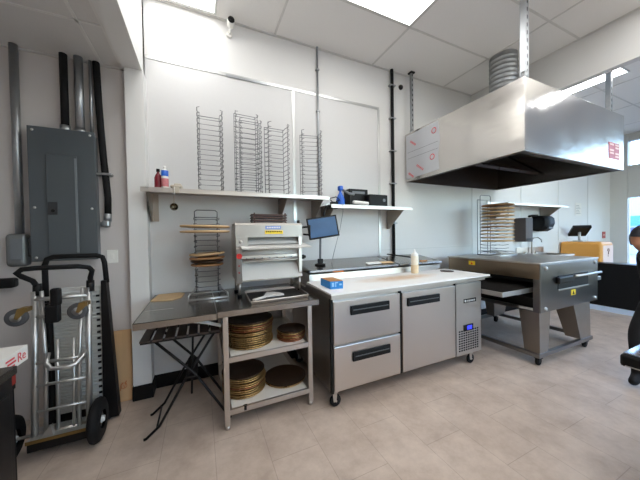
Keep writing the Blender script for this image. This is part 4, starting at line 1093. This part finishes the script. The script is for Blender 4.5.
def side_hose():
    t = thing('cable_hose', 'black corrugated hose curving down the right side of the electrical panel', 'pipe', (-.74, NY-.04, 1.60))
    pts = [(-.775, NY-.035, 2.954), (-.765, NY-.035, 2.6), (-.752, NY-.035, 2.3), (-.742, NY-.035, 2.1), (-.73, NY-.035, 1.95), (-.722, NY-.035, 1.8), (-.725, NY-.035, 1.66)]
    G().tube(pts, .025, 14).build('hose', BLACKR, t)
    G().cyl((-.725, NY-.035, 1.665), (-.73, NY-.035, 1.60), .028, 14).cyl((-.775, NY-.04, 1.575), (-.735, NY-.04, 1.575), .022, 12).box(-.765, -.71, NY-.065, NY-.01, 1.55, 1.61, .015).build('elbow_fitting', GALV, t)
    G().box(-.79, -.685, NY-.062, NY, 1.995, 2.015, .003).build('strap', GALV, t)
side_hose()
def junction():
    t = thing('conduit', 'long steel conduit ending in a rounded grey junction body at the far left', 'pipe', (-1.28, NY-.05, 1.25))
    G().cyl((-1.275, NY-.05, 1.50), (-1.275, NY-.05, 2.954), .026, 18).build('pipe', GALV, t)
    G().box(-1.345, -1.225, NY-.10, NY-.0, 1.245, 1.50, .03, None, 4).build('junction_body', mat('cast grey metal', (120, 122, 122), .45, .6), t)
    G().box(-1.225, -1.18, NY-.08, NY-.02, 1.32, 1.47, .01).build('side_neck', mat('dull dark metal', (70, 72, 74), .5, .5), t)
    G().box(-1.31, -1.24, NY-.105, NY-.1, 1.30, 1.46, .004).build('cover_plate', GREYP, t)
junction()
t = thing('light_switch', 'white light switch plate right of the electrical panel', 'switch', (-.715, NY, 1.29))
G().box(-.75, -.67, NY-.007, NY, 1.235, 1.35, .004).build('plate', WPLAST, t)
G().box(-.722, -.698, NY-.013, NY-.007, 1.27, 1.315, .003).build('rocker', WPLAST, t)
t = thing('wall_bracket', 'black padded bracket on the alcove wall at the left picture edge', 'bracket', (-1.36, NY, 1.12))
G().box(-1.55, -1.30, NY-.10, NY-.02, 1.085, 1.16, .02, None, 3).build('pad', BLACKP, t); G().box(-1.5, -1.42, NY-.02, NY, 1.09, 1.15).build('mount', BLACKM, t)
# plywood sheet leaning
def ply():
    t = thing('plywood_sheet', 'tan plywood offcut leaning on the alcove wall beside the pillar', 'board', (-.64, 2.84, 0))
    G().box(-.735, -.585, 2.835, 2.85, .0, .63, .001, ((-.66, 2.842, 0), 'X', math.radians(-2))).build('sheet', PLY, t)
    g = G(); g.lathe([(.022, -.001), (.026, -.001), (.026, 0), (.022, 0), (.022, -.001)], (-.65, 2.838, .14), 20, 'y')
    g.tube([(-.675, 2.837, .10), (-.66, 2.837, .17), (-.645, 2.837, .12), (-.63, 2.837, .18)], .004, 6)
    g.build('orange_scribble', mat('burnt orange ink', (196, 110, 50), .6), t)
ply()

# ============================================================ HAND TRUCKS
def hand_truck():
    t = thing('hand_truck', 'aluminium convertible hand truck with black loop handle and small swivel casters', 'hand truck', (-.9, 2.4, 0))
    y = 2.40; xl, xr = -1.03, -.745
    for dx, r_ in ((0, .019), (.055, .012)):
        for x, sg in ((xl, 1), (xr, -1)):
            G().tube([(x+sg*dx, y-.04, .13), (x+sg*dx, y-.01, .6), (x+sg*dx*.6, y+.02, 1.10)], r_, 12).build('side_rail', ALU, t)
    for x in (xl+.115, xr-.085):
        G().tube([(x, y-.03, .15), (x, y+.0, .76)], .011, 10).build('centre_rail', ALU, t)
    for z, r_ in ((.30, .009), (.47, .010), (.62, .012), (.93, .012), (1.045, .014)):
        G().tube([(xl, y-.045+(z-.1)*.06, z), (xr, y-.045+(z-.1)*.06, z)], r_, 10).build('cross_bar', ALU, t)
    h = G(); h.tube([(xl+.01, y+.03, 1.13), (xl+.00, y-.0, 1.175), (xl-.02, y-.07, 1.215), (xl-.035, y-.09, 1.24), (xl-.01, y-.09, 1.262), (xl+.05, y-.08, 1.266), (xr-.03, y-.05, 1.262), (xr+.025, y-.04, 1.25), (xr+.04, y-.03, 1.225), (xr+.02, y+.0, 1.175), (xr+.01, y+.03, 1.13)], .016, 12)
    h.build('loop_handle', BLACKR, t)
    for x in (xl+.01, xr+.01): G().cyl((x, y+.025, 1.07), (x, y+.03, 1.15), .023, 14).build('collar', BLACKP, t)
    g = G(); g.tube([(-.945, y-.05, .69), (-.94, y-.09, .635), (-.91, y-.11, .605), (-.84, y-.11, .595), (-.79, y-.10, .605), (-.765, y-.05, .63), (-.765, y-.02, .66)], .014, 10); g.build('lower_grip', ALU, t)
    G().box(-.93, -.875, y-.055, y-.01, 1.0, 1.12, .015, None, 3).build('black_pad', BLACKP, t)
    G().box(-.955, -.88, y-.065, y-.015, .89, 1.01, .012, None, 3).build('black_pad', BLACKP, t)
    G().box(xl-.02, xr+.02, y-.10, y+.06, .14, .148, .002).build('toe_plate', ALU, t)
    G().box(xl-.02, xr+.02, y-.09, y+.04, .07, .138, .004).build('toe_plate_shade', BLACKM, t)  # black box standing in for the dark shade under the toe plate
    G().box(xl-.02, xr+.02, y-.105, y-.099, .132, .152).build('plate_edge', BRASSB, t)
    G().prism([(xl+.04, .148), (xl+.11, .148), (xl+.10, .22)], 'y', y-.09, y-.06).build('gusset', ALU, t)
    for x, z, yy in ((xl-.05, .955, y-.07), (xr-.035, .955, y-.06)):
        c = G().prism([(x-.006, z-.004), (x+.010, z-.012), (x+.052, z+.035), (x+.045, z+.062), (x+.012, z+.058)], 'y', yy-.022, yy-.018).prism([(x-.006, z-.004), (x+.010, z-.012), (x+.052, z+.035), (x+.045, z+.062), (x+.012, z+.058)], 'y', yy+.018, yy+.022).box(x+.012, x+.055, yy-.018, yy+.05, z+.03, z+.058, .003).build('caster', BRASSB, t)
        w = G().lathe([(.027, -.015), (.050, -.015), (.056, -.009), (.056, .009), (.050, .015), (.027, .015)], (x, yy, z), 28, 'y').build('wheel', mat('grey caster rubber', (70, 70, 72), .6), c)
        G().lathe([(0, -.018), (.012, -.018), (.014, -.011), (.028, -.016), (.028, .010), (0, .012)], (x, yy, z), 20, 'y').build('hub', ALU, c)
    for x in (xl-.13, xr+.045):
        w = G().lathe([(.06, -.032), (.12, -.032), (.142, -.02), (.150, 0), (.142, .02), (.12, .032), (.06, .032)], (x, y-.03, .150), 40, 'x').build('large_wheel', BLACKR, t)
        G().lathe([(0, -.024), (.02, -.034), (.022, -.014), (.062, -.014), (.062, .014), (.022, .018), (.02, .04), (0, .04)], (x, y-.03, .150), 24, 'x').build('hub', GREYL, w)
    G().cyl((xl-.11, y-.03, .150), (xr+.04, y-.03, .150), .010, 10).build('axle', STEEL, t)
hand_truck()
def platform_truck():
    t = thing('platform_truck', 'folded platform truck with ribbed grey deck and tall black frame behind the hand truck', 'cart', (-.85, 2.66, 0))
    y = 2.62; x0, x1 = -1.055, -.70
    h = G()
    pts = [(x0, y, .95), (x0, y, 1.26), (x0+.015, y, 1.305), (x0+.05, y, 1.32), (x1-.05, y, 1.32), (x1-.012, y, 1.305), (x1, y, 1.26), (x1+.01, y, 1.10)]
    h.tube(pts, .018, 12); h.build('tall_handle', BLACKR, t)
    G().prism([(x1-.02, 1.12), (x1+.012, 1.12), (x1+.07, .02), (x1-.03, .02)], 'y', y-.03, y+.04).build('side_frame', BLACKM, t)
    G().box(x0, x0+.03, y-.04, y+.04, .02, .98, .004).build('side_frame', BLACKM, t)
    G().box(x0+.03, x1-.02, y+.03, y+.05, .02, .10).build('lower_frame', BLACKM, t)
    g = G(); g.box(x0+.035, x1-.022, y-.0, y+.03, .12, 1.08, .003)
    for k in range(36):
        z = .16+k*.025
        g.box(x0+.045, x1-.03, y-.012, y+.0, z, z+.012)
    g.mi = 1
    for k in range(18): g.box(x1-.055, x1-.035, y-.022, y-.010, .18+k*.048, .195+k*.048)
    g.build('ribbed_deck', [GREYL, BLACKP], t)
    for x in (x0+.03, x1): G().lathe([(0, -.012), (.04, -.012), (.045, -.006), (.045, .006), (.04, .012), (0, .012)], (x, y+.0, .046), 20, 'x').build('wheel', BLACKR, t)
platform_truck()
tag(rebase(G().box(-1.17, -.60, 2.36, 2.80, 0, .012, .004).build('floor_mat', BLACKR), (-.9, 2.55, 0)), 'black rubber mat on the floor beneath the hand truck', 'mat') if False else None
t = thing('storage_stand', 'black stand at the left edge holding the red crate', 'stand', (-1.2, 1.8, 0))
G().box(-1.5, -.95, 1.66, 2.02, .63, .66, .004).build('top', BLACKM, t)
for x in (-1.48, -.97):
    for y in (1.68, 2.0): G().box(x-.015, x+.015, y-.015, y+.015, 0, .63, .002).build('leg', BLACKM, t)
t = thing('red_crate', 'shallow red plastic crate on the black stand under the white box', 'crate', (-1.2, 1.84, .66))
g = G(); g.box(-1.48, -.945, 1.67, 2.01, .661, .665); g.box(-1.48, -.945, 1.67, 1.675, .665, .77); g.box(-1.48, -.945, 2.005, 2.01, .665, .77); g.box(-1.48, -1.475, 1.675, 2.005, .665, .77); g.box(-.95, -.945, 1.675, 2.005, .665, .77)
g.build('crate_body', mat('dull red plastic', (150, 44, 36), .5), t)
g = G(); 
for a in ((-1.49, -.935, 1.66, 1.672), (-1.49, -.935, 2.008, 2.02), (-1.49, -1.478, 1.672, 2.008), (-.947, -.935, 1.672, 2.008)): g.box(*a, .755, .772)
g.build('rim', mat('deep red plastic', (120, 34, 30), .5), t)
def pbox():
    t = thing('pizza_box', 'white card box with red print lying on the red crate at the left edge', 'box', (-1.2, 1.85, .7725))
    G().box(-1.48, -.91, 1.62, 2.05, .7725, .855, .002).build('carton', PAPER, t)
    text_mesh('red_lettering', 'Re', .07, REDINK, t, (-.909, 1.99, .812), (PI/2, 0, PI/2), .0005)
    g = G()
    for k in range(3): G().box(-.9095, -.9085, 1.86+(k % 2)*.012, 1.93+(k % 2)*.012, .785+k*.019, .795+k*.019).build('red_stripe', REDINK, t)
    g.lathe([(0, 0), (.02, 0), (.02, .001)], (-.9095, 1.72, .815), 16, 'x')
    g.build('red_dot', REDINK, t)
pbox()
def near_cab():
    t = thing('steel_cabinet', 'dark stainless cabinet corner at the lower left picture edge', 'cabinet', (-1.2, 1.2, 0))
    x0, x1, y0, y1 = -1.75, -.745, .75, 1.60
    G().box(x0, x1-.012, y0+.012, y1-.012, .06, .865, .004).build('cabinet_body', mat('dark steel', (70, 68, 68), .35, .9, .08), t)
    G().box(x0, x1, y0, y1, .865, .90, .004).build('worktop', STEELH, t)
    for x in (x0+.08, x1-.08):
        for y in (y0+.08, y1-.08): G().cyl((x, y, 0), (x, y, .06), .02, 12).build('foot', BLACKM, t)
    G().box(x1-.012, x1-.004, y0+.05, y1-.05, .12, .80, .003).build('side_panel', MATS['dark steel'], t)
near_cab()
